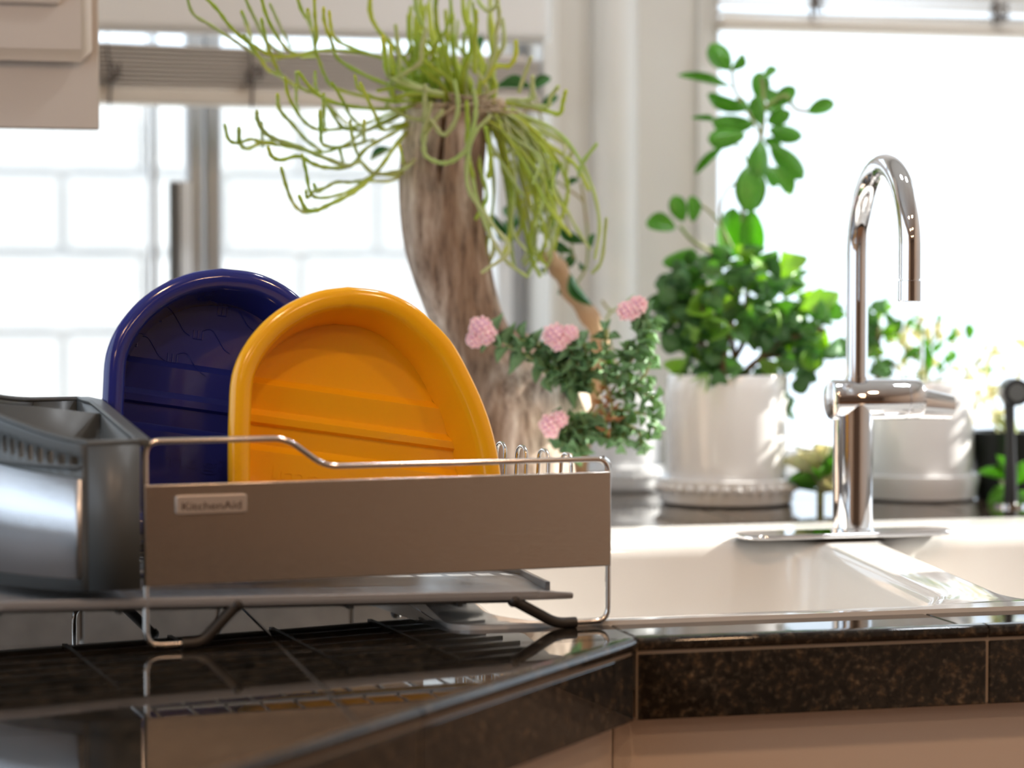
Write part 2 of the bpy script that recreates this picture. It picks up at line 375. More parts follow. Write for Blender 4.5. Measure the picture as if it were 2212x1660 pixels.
# window_2: fixed white window over the sink
w2 = tag(thing('window_2', ((U2L + U2R) / 2, VG, ZS2)), kind='structure')
f = MB(); f.bb((U2L, VG - .03, ZS2), (U2R, VG + .03, ZS2 + .03)); f.bb((U2L, VG - .03, ZH - .04), (U2R, VG + .03, ZH)); f.bb((U2L, VG - .03, ZS2), (U2L + .022, VG + .03, ZH)); f.bb((U2R - .03, VG - .03, ZS2), (U2R, VG + .03, ZH))
f.build('frame', M['aluw'], w2, bevel=.002)
MB().bb((U2L + .02, VG - .003, ZS2 + .03), (U2R - .03, VG + .003, ZH - .04)).build('pane', M['glass'], w2, smooth=0)
w3 = tag(thing('window_3', (UL - .06, .9, W3[2])), kind='structure')
f = MB(); x0, x1 = UL - .09, UL - .04
f.bb((x0, W3[0], W3[2]), (x1, W3[1], W3[2] + .04)); f.bb((x0, W3[0], W3[3] - .04), (x1, W3[1], W3[3])); f.bb((x0, W3[0], W3[2]), (x1, W3[0] + .04, W3[3])); f.bb((x0, W3[1] - .04, W3[2]), (x1, W3[1], W3[3]))
f.build('frame', M['aluw'], w3); MB().bb((x0 + .02, W3[0] + .04, W3[2] + .04), (x0 + .025, W3[1] - .04, W3[3] - .04)).build('pane', M['glass'], w3, smooth=0)
w4 = tag(thing('window_4', (UR + .06, 2.8, W4[2])), kind='structure')
f = MB(); x0, x1 = UR + .04, UR + .09
f.bb((x0, W4[0], W4[2]), (x1, W4[1], W4[2] + .03)); f.bb((x0, W4[0], W4[3] - .03), (x1, W4[1], W4[3])); f.bb((x0, W4[0], W4[2]), (x1, W4[0] + .03, W4[3])); f.bb((x0, W4[1] - .03, W4[2]), (x1, W4[1], W4[3]))
f.build('frame', M['aluw'], w4); MB().bb((x0 + .02, W4[0] + .03, W4[2] + .03), (x0 + .025, W4[1] - .03, W4[3] - .03)).build('pane', M['glass'], w4, smooth=0)

# pale block wall standing outside the left window
ow = tag(thing('wall_exterior', (0, 6.2, -.15)), kind='structure')
BL, BH, BV = 0.42, 0.21, 6.2
MB().bb((-2.0, BV + .03, -.15), (1.9, BV + .2, 1.75)).build('mortar', M['mortar'], ow, smooth=0)
bm_ = MB().bb((-BL / 2 + .013, -.04, -BH / 2 + .013), (BL / 2 - .013, .04, BH / 2 - .013)).mesh('block', smooth=0); bm_.materials.append(M['block'])
for r in range(9):
    for k in range(9):
        x = -1.75 + k * BL + (BL / 2 if r % 2 else 0)
        if x > 1.75: continue
        copy_at('block', bm_, ow, Matrix.Translation((x, BV + .03 + random.uniform(-.006, .006), -.15 + BH * (r + .5))))

# ------------------------------------------------------------------ blinds
def cord_tangle(parent, c, s, n=3):
    for i in range(n):
        pts = [V(c) + V((random.uniform(-s, s), random.uniform(-.012, 0), random.uniform(-s * 1.3, s * 1.3))) for _ in range(6)]
        MB().tube(crom(pts, 6), .0012, 6).build('cord', M['cord'], parent)
VBL = VW - .035; rndb = random.Random(5)
zr = lambda px, py, v=VBL: onV(px, py, v).z
bl = thing('window_blind', (0.2, VBL, zr(500, 225)), 'raised slatted blind bunched under a white valance on the window behind the driftwood', 'blind')
u0, u1 = -.36, onV(1178, 100, VBL).x
MB().bb((u0, VBL - .03, zr(500, 76)), (u1, VBL + .02, zr(500, -160))).build('valance', M['valance'], bl, bevel=.012, seg=4)
MB().bb((u1 - .012, VBL - .034, zr(500, 225)), (u1, VBL + .02, zr(500, 76))).build('end_strip', M['trim'], bl, bevel=.003)
z0, z1 = zr(500, 231), zr(500, 196)
MB().bb((u0, VBL - .03, z0), (u1 - .014, VBL + .018, z1)).build('bottom_rail', M['rail'], bl, bevel=.004)
ns = 10
zt_ = zr(500, 112); pit = (zt_ - z1) / ns
for i in range(ns):
    z = z1 + pit * (i + .5); b = MB(); til = (i + .5) / ns * .016; hs = pit * .40
    ring = lambda x, q: [V((x, VBL - .027, q - hs)), V((x, VBL - .028, q - hs * .3)), V((x, VBL - .024, q + hs)), V((x, VBL + .018, q + hs * .8)), V((x, VBL + .018, q + hs * .2)), V((x, VBL - .02, q - hs * .6))]
    b.loft([ring(u0 + .01, z + til + rndb.uniform(-.0006, .0006)), ring(u1 - .016, z - til * .2)])
    b.build('slat', M['slat'], bl)
MB().bb((u0 + .02, VBL - .010, z1 - .002), (u1 - .03, VBL + .012, zt_ + .004)).build('slat_backing', M['slat'], bl)
for px in (236, 543, 858):
    u = onV(px, 150, VBL - .032).x
    MB().tube([(u, VBL - .033, z0 - .004), (u + .002, VBL - .034, (z0 + z1) / 2 + .02), (u - .002, VBL - .033, zr(500, 110))], .0018, 6).build('cord', M['cord'], bl)
    MB().tube([(u, VBL - .002, zr(500, 110)), (u, VBL - .002, zr(500, 70))], .0007, 6).build('cord', M['cord'], bl)
    cord_tangle(bl, (u + .004, VBL - .036, zr(500, 165)), .012)
bl2 = thing('window_blind', (1.5, VBL, zr(1850, 72)), 'raised slatted blind with loose ladder cords over the bright window behind the faucet', 'blind')
u0, u1 = onV(1547, 60, VBL).x, 2.06
zz = lambda py: onV(1850, py, VBL).z
MB().bb((u0, VBL - .028, zz(74)), (u1, VBL + .018, zz(49))).build('bottom_rail', M['rail'], bl2, bevel=.004)
for i, py in enumerate((40, 33, 14, 8, -4, -12, -22, -32, -44, -56, -70)):
    z = zz(py); b = MB()
    dz = .004 if i % 2 else -.002
    ring = lambda x, q: [V((x, VBL - .024, q - .0006)), V((x, VBL - .002, q + .003)), V((x, VBL + .018, q)), V((x, VBL + .018, q - .0014)), V((x, VBL - .002, q + .0014)), V((x, VBL - .024, q - .0022))]
    b.loft([ring(u0 + .005, z - dz), ring(u1 - .01, z + dz)]); b.build('slat', M['slat'], bl2)
MB().bb((u0, VBL - .03, zz(-120)), (u1, VBL + .02, ZH + .02)).build('head_rail', M['valance'], bl2, bevel=.003)
for px in (1752, 2146):
    u = onV(px, 30, VBL - .03).x
    MB().tube([(u, VBL - .031, zz(50)), (u + .002, VBL - .032, zz(0)), (u, VBL - .031, zz(-120))], .0022, 6).build('cord', M['cord'], bl2)
    cord_tangle(bl2, (u + .006, VBL - .034, zz(22)), .013, 4)
for px in (1552,): pass

# ------------------------------------------------------------------ upper cabinet
D = 2.62
q = lambda px, py: P(px, py, D)
c0 = q(215, 280); fv = c0.y; cu1 = c0.x; cz0 = c0.z
cx = lambda px: onV(px, 150, fv).x
cz = lambda py: onV(120, py, fv).z
uc_ = thing('upper_cabinet', (cu1 - .35, fv + .15, cz0), 'pale painted wall cabinet with a framed door hanging over the dish rack', 'cabinet')
cul = UL + .01
MB().bb((cul, fv + .019, cz0 + .032), (cu1 - .001, fv + .32, CEIL - .25)).build('body', M['cab'], uc_, bevel=.002)
MB().bb((cul, fv, cz0), (cu1, fv + .0185, CEIL - .25)).build('face_frame', M['cab'], uc_, bevel=.002)
dr = MB(); dx, dz = cx(197), cz(135)
dr.bb((cul + .05, fv - .026, dz), (dx, fv - .001, CEIL - .3))
door = dr.build('door', M['cab'], uc_, bevel=.017, seg=1)
pm = MB(); px_, pz = cx(128), cz(18)
pm.bb((cul + .12, fv - .034, pz), (px_, fv - .0255, CEIL - .36))
pm.build('raised_panel', M['cab'], door, bevel=.012, seg=4)

# ------------------------------------------------------------------ countertop: tiles one by one, rounded edge tiles, fascia tiles
P0 = onZ(1378, 1380, C); P1 = onZ(500, 1660, C)
VF = P0.y; UC = P0.x
dg = V((1, 1, 0)).normalized() if False else (P0 - P1).normalized(); dg.z = 0; dg.normalize()      # direction of the slanted edge
dn = V((dg.y, -dg.x, 0))                                                                            # outwards
LEDV = 2.545; ZL = C + .030
EB = P0 - dg * 1.05                                                                                  # where the slanted edge ends
ct = thing('countertop', (.4, 2.2, C), 'dark speckled polished granite tile counter with rounded edge carrying the dish rack', 'countertop')
SU0, SU1, SV0 = .447, 1.52, 1.985                                                                     # sink cut-out
T = .305; gap = .0013
def tile_region(u0, u1, v0, v1, diag):
    i0, i1 = math.floor((u0 - UC) / T), math.ceil((u1 - UC) / T); j0, j1 = math.floor((v0 - VF) / T), math.ceil((v1 - VF) / T)
    for i in range(i0, i1):
        for j in range(j0, j1):
            a0, a1 = max(u0, UC + i * T + gap), min(u1, UC + (i + 1) * T - gap); b0, b1 = max(v0, VF + j * T + gap), min(v1, VF + (j + 1) * T - gap)
            if a1 - a0 < .004 or b1 - b0 < .004: continue
            p = [(a0, b0), (a1, b0), (a1, b1), (a0, b1)]
            if diag:
                p = clip(p, dn.x, dn.y, dn.x * P0.x + dn.y * P0.y - .014)
            if len(p) < 3: continue
            MB().prism(p, C - .010, C).build('tile', M['granite'], ct, smooth=0, bevel=.0008, seg=1)
tile_region(UL, UC, EB.y, VF, True)
tile_region(UL, UC, VF, SV0, False)
tile_region(UC, UR, VF + .014, SV0, False)
tile_region(UL, SU0, SV0, LEDV, False)
tile_region(SU1, UR, SV0, LEDV, False)
sub = MB()
sub.prism(clip([(UL, EB.y), (UC, EB.y), (UC, VF), (UL, VF)], dn.x, dn.y, dn.x * P0.x + dn.y * P0.y - .006), C - .045, C - .0012)
sub.build('grout_bed', M['grout'], ct, smooth=0); sub = MB()
sub.prism([(UL, VF), (UC - .004, VF), (UC - .004, VF + .006), (UR, VF + .006), (UR, SV0 + .004), (UL, SV0 + .004)], C - .045, C - .0012)
sub.build('grout_bed', M['grout'], ct, smooth=0); sub = MB()
sub.prism([(UL, SV0 + .004), (SU0 - .004, SV0 + .004), (SU0 - .004, LEDV), (UL, LEDV)], C - .045, C - .0012)
sub.build('grout_bed', M['grout'], ct, smooth=0); sub = MB()
sub.prism([(SU1 + .004, SV0 + .004), (UR, SV0 + .004), (UR, LEDV), (SU1 + .004, LEDV)], C - .045, C - .0012)
sub.build('grout_bed', M['grout'], ct, smooth=0)
def edge_piece(a, b_, out):
    """rounded edge tile from a to b_ along the counter edge"""
    a, b_ = V(a), V(b_); ring = []
    prof = [(-.014, 0)] + [(-.006 + .006 * math.sin(t), -.006 + .006 * math.cos(t)) for t in [math.pi * k / 8 for k in range(9)]] + [(-.014, -.012)]
    for p in (a, b_): ring.append([p + out * x + V((0, 0, z)) for x, z in prof])
    MB().loft(ring).build('edge_tile', M['granite'], ct, smooth=50)
def fascia(a, b_, out):
    a, b_ = V(a), V(b_); d = (b_ - a).normalized(); n = out
    vs = []
    for p in (a, b_):
        for o_, z in ((-.003, -.0145), (-.003, -.072), (-.012, -.072), (-.012, -.0145)): vs.append(p + n * o_ + V((0, 0, z)))
    MB().loft([vs[:4], vs[4:]]).build('fascia_tile', M['granite'], ct, smooth=0, bevel=.0012, seg=2)
def edge_run(a, d, joints, out):
    for s0, s1 in zip(joints[:-1], joints[1:]):
        edge_piece(V(a) + d * (s0 + .0011), V(a) + d * (s1 - .0011), out)
        fascia(V(a) + d * (s0 + .0013), V(a) + d * (s1 - .0013), out)
    A, B = V(a) + d * joints[0], V(a) + d * joints[-1]
    bed = MB(); ring = []
    for p in (A, B): ring.append([p + out * o_ + V((0, 0, z)) for o_, z in ((-.0045, -.004), (-.0045, -.0705), (-.02, -.0705), (-.02, -.004))])
    bed.loft(ring); bed.build('grout_line', M['groutl'], ct, smooth=0)
jr = onZ(2140, 1352, C).x - UC
edge_run(P0, V((1, 0, 0)), [0, jr, jr + .305, jr + .61, jr + .915, UR - UC], V((0, -1, 0)))
jd = (P0 - onZ(922, 1528, C)).length
edge_run(P0, -dg, [0, jd, jd + .305, 1.05], dn)

# raised tiled ledge behind the sink
lg = thing('window_ledge', (.8, 2.9, C), 'raised granite tile ledge under the windows where the potted plants stand', 'ledge')
MB().bb((UL, LEDV + .004, C - .04), (UR, VW, ZL - .0095)).build('grout_bed', M['grout'], lg, smooth=0)
u = UL
k = 0
while u < UR - .01:
    un = min(u + T, UR)
    for v0, v1 in ((LEDV, LEDV + T), (LEDV + T, LEDV + 2 * T), (LEDV + 2 * T, VW)):
        MB().bb((u + gap, v0 + gap, ZL - .010), (un - gap, v1 - gap, ZL)).build('tile', M['granite'], lg, smooth=0, bevel=.0008, seg=1)
    u = un
# taller tiled step at the left end of the ledge, behind the rack
SE = onV(905, 1000, 2.60).x; SH = C + .098
MB().bb((UL, 2.608, ZL + .0005), (SE, VW - .013, SH - .009)).build('step_core', M['groutl'], lg, smooth=0)
u = UL; 
while u < SE - .03:
    un = min(u + .152, SE)
    MB().bb((u + .0015, 2.598, ZL + .001), (un - .0015, 2.607, SH)).build('riser_tile', M['riser'], lg, smooth=0, bevel=.0015)
    MB().bb((u + .0015, 2.609, SH - .008), (un - .0015, VW - .014, SH)).build('step_tile', M['riser'], lg, smooth=0, bevel=.001)
    u = un
tag(MB().bb((U1L - .02, VW - .02, ZS - .012), (U1R + .01, VG - .03, ZS)).build('trim_4', M['trim'], bevel=.003), kind='structure')

# ------------------------------------------------------------------ base cabinets under the counter
b1 = thing('base_cabinet', (1.4, VF + .3, 0), 'white painted sink cabinet under the long straight counter edge', 'cabinet')
ff = VF + .030
MB().bb((UC - .0135, ff, .1), (UR, ff + .019, C - .05)).build('front_panel', M['cab'], b1, bevel=.0015)
MB().bb((UC + .03, ff + .05, 0), (UR, ff + .07, .1)).build('toe_kick', M['cab'], b1)
for i in range(3):
    a = UC + .06 + i * .5
    dd = MB().bb((a, ff - .02, .14), (a + .47, ff - .001, C - .30)).build('door', M['cab'], b1, bevel=.004)
    MB().ball((a + .43, ff - .035, C - .36), .014, 10).build('knob', M['chrome'], dd)
b2 = thing('base_cabinet', (P0 - dg * .5 - dn * .05) * 1.0 - V((0, 0, C)), 'white painted corner cabinet under the slanted counter edge', 'cabinet')
A = P0 - dn * .030 - dg * .0; 
ang = math.atan2(dg.y, dg.x); RZ = Matrix.Rotation(ang, 3, 'Z')
cc = A - dg * .507; cc.z = (.1 + C - .05) / 2
MB().box(cc - dn * .0095, (1.04, .019, C - .15), RZ).build('front_panel', M['cab'], b2, bevel=.0015)
dd = MB().box(V((cc.x, cc.y, .36)) + dn * .011, (.6, .019, .44), RZ).build('door', M['cab'], b2, bevel=.004)
MB().ball(V((cc.x, cc.y, .52)) + dn * .033 + dg * .25, .014, 10).build('knob', M['chrome'], dd)
MB().box(V((cc.x, cc.y, .05)) - dn * .06, (.95, .02, .1), RZ).build('toe_kick', M['cab'], b2)

# ------------------------------------------------------------------ porcelain double sink
sk = thing('kitchen_sink', (.95, 2.25, C - .2), 'white glossy porcelain double bowl sink set into the granite counter', 'sink')
UD0, UD1 = .955, 1.005
def deckz(v):
    t = min(1, max(0, (v - SV0 - .03) / .40)); return C + .004 + .026 * t
bmk = bmesh.new()
def loop(pts):
    vs = [bmk.verts.new((x, y, 0)) for x, y in pts]; es = [bmk.edges.new((vs[i], vs[(i + 1) % len(vs)])) for i in range(len(vs))]
    return vs, es
outer = rrect(SU0, SU1, SV0, LEDV - .002, .03, 6)
# subdivide the long sides so that the deck can rise towards the back
def subdiv(pts, step=.02):
    out = []
    for i in range(len(pts)):
        a, b_ = V((*pts[i], 0)), V((*pts[(i + 1) % len(pts)], 0)); n = max(1, int((b_ - a).length / step))
        out += [tuple((a.lerp(b_, k / n))[:2]) for k in range(n)]
    return out
def inset_basin(r): return None
B = [(.492, UD0, SV0 + .022, 2.405), (UD1, SU1 - .045, SV0 + .022, 2.405)]
prof = [(0, 0), (.004, -.0006), (.009, -.003), (.013, -.008), (.016, -.015), (.022, -.10), (.028, -.165), (.04, -.185), (.06, -.193)]
ov, oe = loop(subdiv(outer)); edges = list(oe); bas = []
for x0, x1, y0, y1 in B:
    v0, e0 = loop(subdiv(rrect(x0, x1, y0, y1, .055, 8))); edges += e0; bas.append((x0, x1, y0, y1, v0))
bmesh.ops.triangle_fill(bmk, use_beauty=True, edges=edges)
for v in bmk.verts: v.co.z = deckz(v.co.y)
for x0, x1, y0, y1, v0 in bas:
    prev = v0; cx_, cy_ = (x0 + x1) / 2, (y0 + y1) / 2; hx, hy = (x1 - x0) / 2, (y1 - y0) / 2
    base = [V(v.co) for v in v0]
    for ins, dz_ in prof[1:]:
        fade = min(1, -dz_ / .09)
        ring = [bmk.verts.new((cx_ + (p.x - cx_) * (1 - ins / hx), cy_ + (p.y - cy_) * (1 - ins / hy), (p.z * (1 - fade) + (C + .004) * fade) + dz_)) for p in base]
        for i in range(len(ring)):
            j = (i + 1) % len(ring); bmk.faces.new((prev[i], prev[j], ring[j], ring[i]))
        prev = ring
    bmk.faces.new(prev)
    # outer lip down to the counter
prev = ov
for ins, dz_ in ((-.003, -.0015), (-.004, -.004), (-.004, -.03)):
    ring = [bmk.verts.new((p.co.x + (ins if p.co.x > 1 else -ins) * 0, p.co.y, deckz(p.co.y) + dz_)) for p in ov]
    for i in range(len(ring)):
        j = (i + 1) % len(ring); bmk.faces.new((prev[i], ring[i], ring[j], prev[j]))
    prev = ring
for v in bmk.verts: v.co -= V(sk.location)
bmesh.ops.recalc_face_normals(bmk, faces=bmk.faces)
me = bpy.data.meshes.new('basin'); bmk.to_mesh(me); bmk.free(); me.polygons.foreach_set('use_smooth', [True] * len(me.polygons)); me.set_sharp_from_angle(angle=math.radians(50)); me.materials.append(M['porc'])
o = bpy.data.objects.new('basin', me); COL.objects.link(o); o.parent = sk
for x0, x1, y0, y1, _ in bas:
    MB().lathe([(.045, 0), (.045, .003), (.035, .004), (.033, .001), (.02, -.002)], ((x0 + x1) / 2, (y0 + y1) / 2, C - .188), 24).build('drain', M['chrome'], sk)

# ------------------------------------------------------------------ faucet
FB = onZ(1842, 1150, C + .0345); DF = (FB - CP).dot(FW); k = DF / F_PX
fa = thing('kitchen_faucet', FB, 'tall chrome kitchen faucet with an arched spout behind the sink', 'faucet')
pl = onZ(1572, 1158, C + .031), onZ(2085, 1158, C + .031)
MB().prism(rrect(pl[0].x, pl[1].x - .002, FB.y - .027, FB.y + .027, .0265, 10), C + .0305, C + .036).build('base_plate', M['chrome'], fa, bevel=.002, seg=3)
rb = 43 * k
zt_ = P(1842, 862, DF).z
MB().lathe([(rb + .002, C + .036), (rb + .002, C + .039), (rb, C + .040), (rb, zt_)], (FB.x, FB.y, 0), 40).build('column', M['chrome'], fa, smooth=40)
# horizontal mixer body along the wall direction
ax0, ax1 = P(1783, 866, DF), P(2002, 862, DF)
lx = (ax1.x - ax0.x) * .985
rm = 44 * k
Mx = Matrix(((0, 0, 1), (0, 1, 0), (-1, 0, 0)))          # local z -> +X
bx = ax0.x
mc = V((bx, FB.y, P(1842, 863, DF).z))
MB().lathe([(rm - .003, 0), (rm - .0012, .0008), (rm, .003), (rm, lx * .80), (rm - .0016, lx * .805), (rm - .0016, lx * .815)], mc, 40, Mx).build('mixer_body', M['chrome'], fa, smooth=35)
hd = MB().lathe([(rm - .0016, lx * .812), (rm, lx * .82), (rm, lx * .955), (rm * .93, lx * .985), (rm * .6, lx)], mc, 40, Mx).build('lever_hub', M['chrome'], fa, smooth=35)
l0, l1 = P(1985, 872, DF), P(2074, 882, DF)
tl = (l1.x - l0.x)
MB().lathe([(.0175, -.004), (.0175, .004), (.0135, tl), (.0115, tl + .001), (.0105, tl + .0015)], V((l0.x, FB.y, l0.z)), 28, Matrix.Rotation(math.radians(7), 3, 'Y') @ Mx).build('lever', M['chrome'], fa, smooth=35)
# spout: riser, arch, nozzle
rp = 23.5 * k
rbx = P(1846, 830, DF)
ztop = P(1900, 345, DF).z - rp
tip = P(1966, 600, DF - .19)
hor = V((tip.x - rbx.x, tip.y - FB.y, 0)); R_ = hor.length / 2; hd_ = hor.normalized()
zc = ztop - R_
pts = [V((rbx.x, FB.y, mc.z + rm * .3))] + [V((rbx.x, FB.y, mc.z + (zc - mc.z) * t)) for t in (.3, .6, .85, 1.0)]
for i in range(1, 21):
    a = math.pi * i / 20 * .985; pts.append(V((rbx.x, FB.y, zc)) + hd_ * (R_ - R_ * math.cos(a)) + V((0, 0, R_ * math.sin(a))))
end = pts[-1]; zt2 = P(1966, 603, DF - .19).z
pts += [V((end.x, end.y, zc - (zc - zt2) * .5)), V((end.x, end.y, zt2))]
MB().tube(pts, rp, 28).build('spout', M['chrome'], fa, smooth=50)
zt3 = P(1966, 652, DF - .19).z
MB().lathe([(rp * .9, zt2 + .001), (rp * .9, zt2 - .0015), (rp * 1.04, zt2 - .002), (rp * 1.04, zt3 + .001), (rp * .98, zt3), (rp * .8, zt3), (rp * .78, zt3 + .004)], (end.x, end.y, 0), 32).build('aerator', M['chrome'], fa, smooth=35)
MB().lathe([(rp * 1.12, mc.z + rm * .93), (rp * 1.12, mc.z + rm * 1.12), (rp * 1.0, mc.z + rm * 1.14)], (rbx.x, FB.y, 0), 32).build('collar', M['chrome'], fa, smooth=35)

# ------------------------------------------------------------------ dish rack
A_ = onZ(316, 1408, C); B_ = onZ(1313, 1353, C)
e1 = (B_ - A_); RL = e1.length; e1.normalize(); e2 = V((-e1.y, e1.x, 0)); RD = .335
def K(s, t, z): return A_ + e1 * s + e2 * t + V((0, 0, z))
rk = thing('dish_rack', K(RL / 2, RD / 2, 0), 'stainless steel wire dish rack with a brushed steel front panel standing on the counter', 'dish rack')
def onPanel(px, py, t=0.0):                    # pixel -> (s, z) on the vertical plane through the front frame
    r = ray(px, py); o_ = A_ + e2 * t; tt = (o_ - CP).dot(e2) / r.dot(e2); p = CP + r * tt
    return (p - A_).dot(e1), p.z - C
RW = .0026
def frame_path(t):
    z1, z2 = onPanel(450, 951)[1], onPanel(1000, 1000)[1]
    s1, s2 = onPanel(618, 946)[0], onPanel(702, 1004)[0]
    inl, inr = .033, RL - .032
    foot_l, foot_r = (.078, .036), (RL - .09, .027)
    pts = [K(foot_l[0], t, foot_l[1]), K(.047, t, RW * 1.9), K(0, t, RW * 1.9), K(0, t, z1), K(s1, t, z1), K(s2, t, z2), K(RL, t, z2), K(RL, t, RW * 1.9), K(RL - .05, t, RW * 1.9), K(foot_r[0], t, foot_r[1])]
    return fillet(pts, .012, 5)
def rubber(t):
    for pts in ([K(.030, t, RW * 1.9), K(.047, t, RW * 1.9), K(.077, t, .0355)], [K(RL - .031, t, RW * 1.9), K(RL - .05, t, RW * 1.9), K(RL - .09, t, .027)]):
        b = MB(); p = fillet(pts, .010, 4); b.tube(p, .0050, 10); b.ball(p[-1], .0062, 10)
        b.build('rubber_foot', M['rubber'], rk, smooth=60)
for t in (0.0, RD):
    MB().tube(frame_path(t), RW, 10).build('end_frame' if t else 'front_frame', M['wire'], rk, smooth=60)
    rubber(t)
# side rails joining the frames
for s in (.004, RL - .004):
    MB().tube([K(s, 0, .058), K(s, RD, .058)], RW, 8).build('side_rail', M['wire'], rk)
pr = [K(RL + .001, .0, .140)] + [K(RL + .006 + .006 * math.sin(math.pi * i / 10), .004 + .018 * i / 10, .138 - .10 * i / 10) for i in range(1, 10)]
MB().tube(crom([K(RL, .012, .150), K(RL + .007, .016, .144), K(RL + .0085, .02, .13), K(RL + .008, .02, .09), K(RL + .004, .02, .060)], 6), RW, 8).build('side_loop', M['wire'], rk)
for i in range(13):
    s = .02 + (RL - .04) * i / 12
    MB().tube([K(s, 0, .0625), K(s, RD, .0625)], .0016, 6).build('floor_wire', M['wire'], rk)
for t in (.06, .14, .22, .30):
    MB().tube([K(.004, t, .0590), K(RL - .004, t, .0590)], .002, 6).build('cross_wire', M['wire'], rk)
# tine loops along the right end and a second row behind the basins
for row, s in enumerate((RL - .030,)):
    for i in range(6):
        t0 = .020 + i * .056
        pts = [K(s, t0, .0615), K(s + .004, t0 + .002, .153), K(s + .004, t0 + .026, .153), K(s, t0 + .028, .0615)]
        if row: pts = [K(s, t0 - .004, .0615), K(s, t0 - .004, .11), K(s, t0 + .012, .11), K(s, t0 + .012, .0615)]
        MB().tube(fillet(pts, .0125 if not row else .008, 7), .0019, 8).build('tine', M['wire'], rk, smooth=60)
# brushed front panel with the name badge
sl, zl = onPanel(312, 1160, -.006); sr, _ = onPanel(1320, 1120, -.006)
zA, zB = onPanel(312, 1050, -.006)[1], onPanel(312, 1270, -.006)[1]
zC, zD = onPanel(1320, 1018, -.006)[1], onPanel(1320, 1222, -.006)[1]
zp1, zp0 = (zA + zC) / 2, (zB + zD) / 2
b = MB(); vs = []
for s in (sl, sr): vs.append([K(s, -.0065, zp0), K(s, -.0065, zp1), K(s, -.0035, zp1), K(s, -.0035, zp0)])
b.loft(vs); panel = b.build('front_panel', M['steel'], rk, bevel=.001, seg=2)
b = MB(); vs = []
for s in (sl + .01, sr - .06): vs.append([K(s, RD + .0035, zp0), K(s, RD + .0035, zp1 - .006), K(s, RD + .0065, zp1 - .006), K(s, RD + .0065, zp0)])
b.loft(vs); b.build('back_panel', M['steel'], rk, bevel=.001, seg=2)
s0, zt0 = onPanel(379, 1070, -.008); s1, zb0 = onPanel(533, 1108, -.008)
zt0 = onPanel(456, 1069, -.008)[1]; zb0 = onPanel(456, 1110, -.008)[1]
b = MB(); vs = []
for t in (-.0064, -.0098): vs.append([K(s0 + (s1 - s0) * x, t, zb0 + (zt0 - zb0) * y) for x, y in rrect(0, 1, 0, 1, .08, 3)])
b.loft(vs); badge = b.build('badge', M['badge'], rk, bevel=.0016, seg=3)
DG = None
def text_mesh(txt, name, mt, parent, origin, ex, ey, width, height, depth):
    cu = bpy.data.curves.new(name, 'FONT'); cu.body = txt; cu.extrude = .5; cu.align_x = 'LEFT'
    to = bpy.data.objects.new(name, cu); COL.objects.link(to); bpy.context.view_layer.update()
    dg_ = bpy.context.evaluated_depsgraph_get(); me = bpy.data.meshes.new_from_object(to.evaluated_get(dg_))
    bpy.data.objects.remove(to); bpy.data.curves.remove(cu)
    xs = [v.co.x for v in me.vertices]; ys = [v.co.y for v in me.vertices]; x0, x1, y0, y1 = min(xs), max(xs), min(ys), max(ys)
    ez = ex.cross(ey); off = offset_of(parent)
    for v in me.vertices:
        v.co = V(origin) + ex * ((v.co.x - x0) / (x1 - x0) * width) + ey * ((v.co.y - y0) / (y1 - y0) * height) + ez * (v.co.z * depth) - off
    me.materials.clear(); me.materials.append(mt)
    o = bpy.data.objects.new(name, me); COL.objects.link(o); o.parent = parent; return o
bw, bh = s1 - s0, zt0 - zb0
text_mesh('KitchenAid', 'lettering', M['ink'], badge, K(s0 + bw * .085, -.0099, zb0 + bh * .22), e1, V((0, 0, 1)), bw * .83, bh * .42, .0006)

# ------------------------------------------------------------------ drain tray under the rack
def tz(s): return .0365 - .0115 * (s - .0) / RL        # slopes to the spout
tr = thing('drain_tray', K(.15, RD / 2, .04), 'grey plastic drain tray with a pointed spout slid under the dish rack', 'tray')
spz = C + tz(RL * .9) + .004
tipp = onPanel(1243, 1279, -.004)[0]
def onTray(px, py):
    p = onZ(px, py, spz + .004); r = p - A_; return r.dot(e1), r.dot(e2)
tp = onTray(1092, 1236)
front_t = -.004
outl = [(-.21, front_t), (-.12, front_t - .004), (.0, front_t), (tipp - .035, front_t), (tipp, front_t + .004), (tipp - .012, front_t + .03), (tp[0] + .02, max(.12, min(.2, tp[1]))), (tp[0] - .01, .29), (-.17, .31), (-.21, .28)]
def tray_solid(o2, z0, z1):
    b = MB(); vs0 = [K(s, t, tz(s) + z0) for s, t in o2]; vs1 = [K(s, t, tz(s) + z1) for s, t in o2]; n = len(o2)
    return b.add(vs0 + vs1, [list(range(n))[::-1], list(range(n, 2 * n))] + [(i, (i + 1) % n, n + (i + 1) % n, n + i) for i in range(n)])
tray_solid(outl, 0, .005).build('tray_floor', M['greyt'], tr, bevel=.0015)
# raised lip all round except at the spout
lipn = len(outl); b = MB()
for i in range(lipn):
    if i == 4: continue
    a, c_ = V((*outl[i], 0)), V((*outl[(i + 1) % lipn], 0)); d_ = (c_ - a).normalized(); n_ = V((-d_.y, d_.x, 0)); w_ = .005
    hgt = .010 if i not in (0, 1, 2, 3) else .0085
    ha = .005 if i == 3 else hgt; 
    q = [a, c_, c_ + n_ * w_, a + n_ * w_]
    hs = [hgt, hgt, hgt, hgt]
    if i == 3: hs = [hgt, .0055, .0055, hgt]
    if i == 5: hs = [.013, hgt, hgt, .013]
    vs = [K(p.x, p.y, tz(p.x) + .001) for p in q] + [K(p.x, p.y, tz(p.x) + h) for p, h in zip(q, hs)]
    b.add(vs, [(3, 2, 1, 0), (4, 5, 6, 7), (0, 1, 5, 4), (1, 2, 6, 5), (2, 3, 7, 6), (3, 0, 4, 7)])
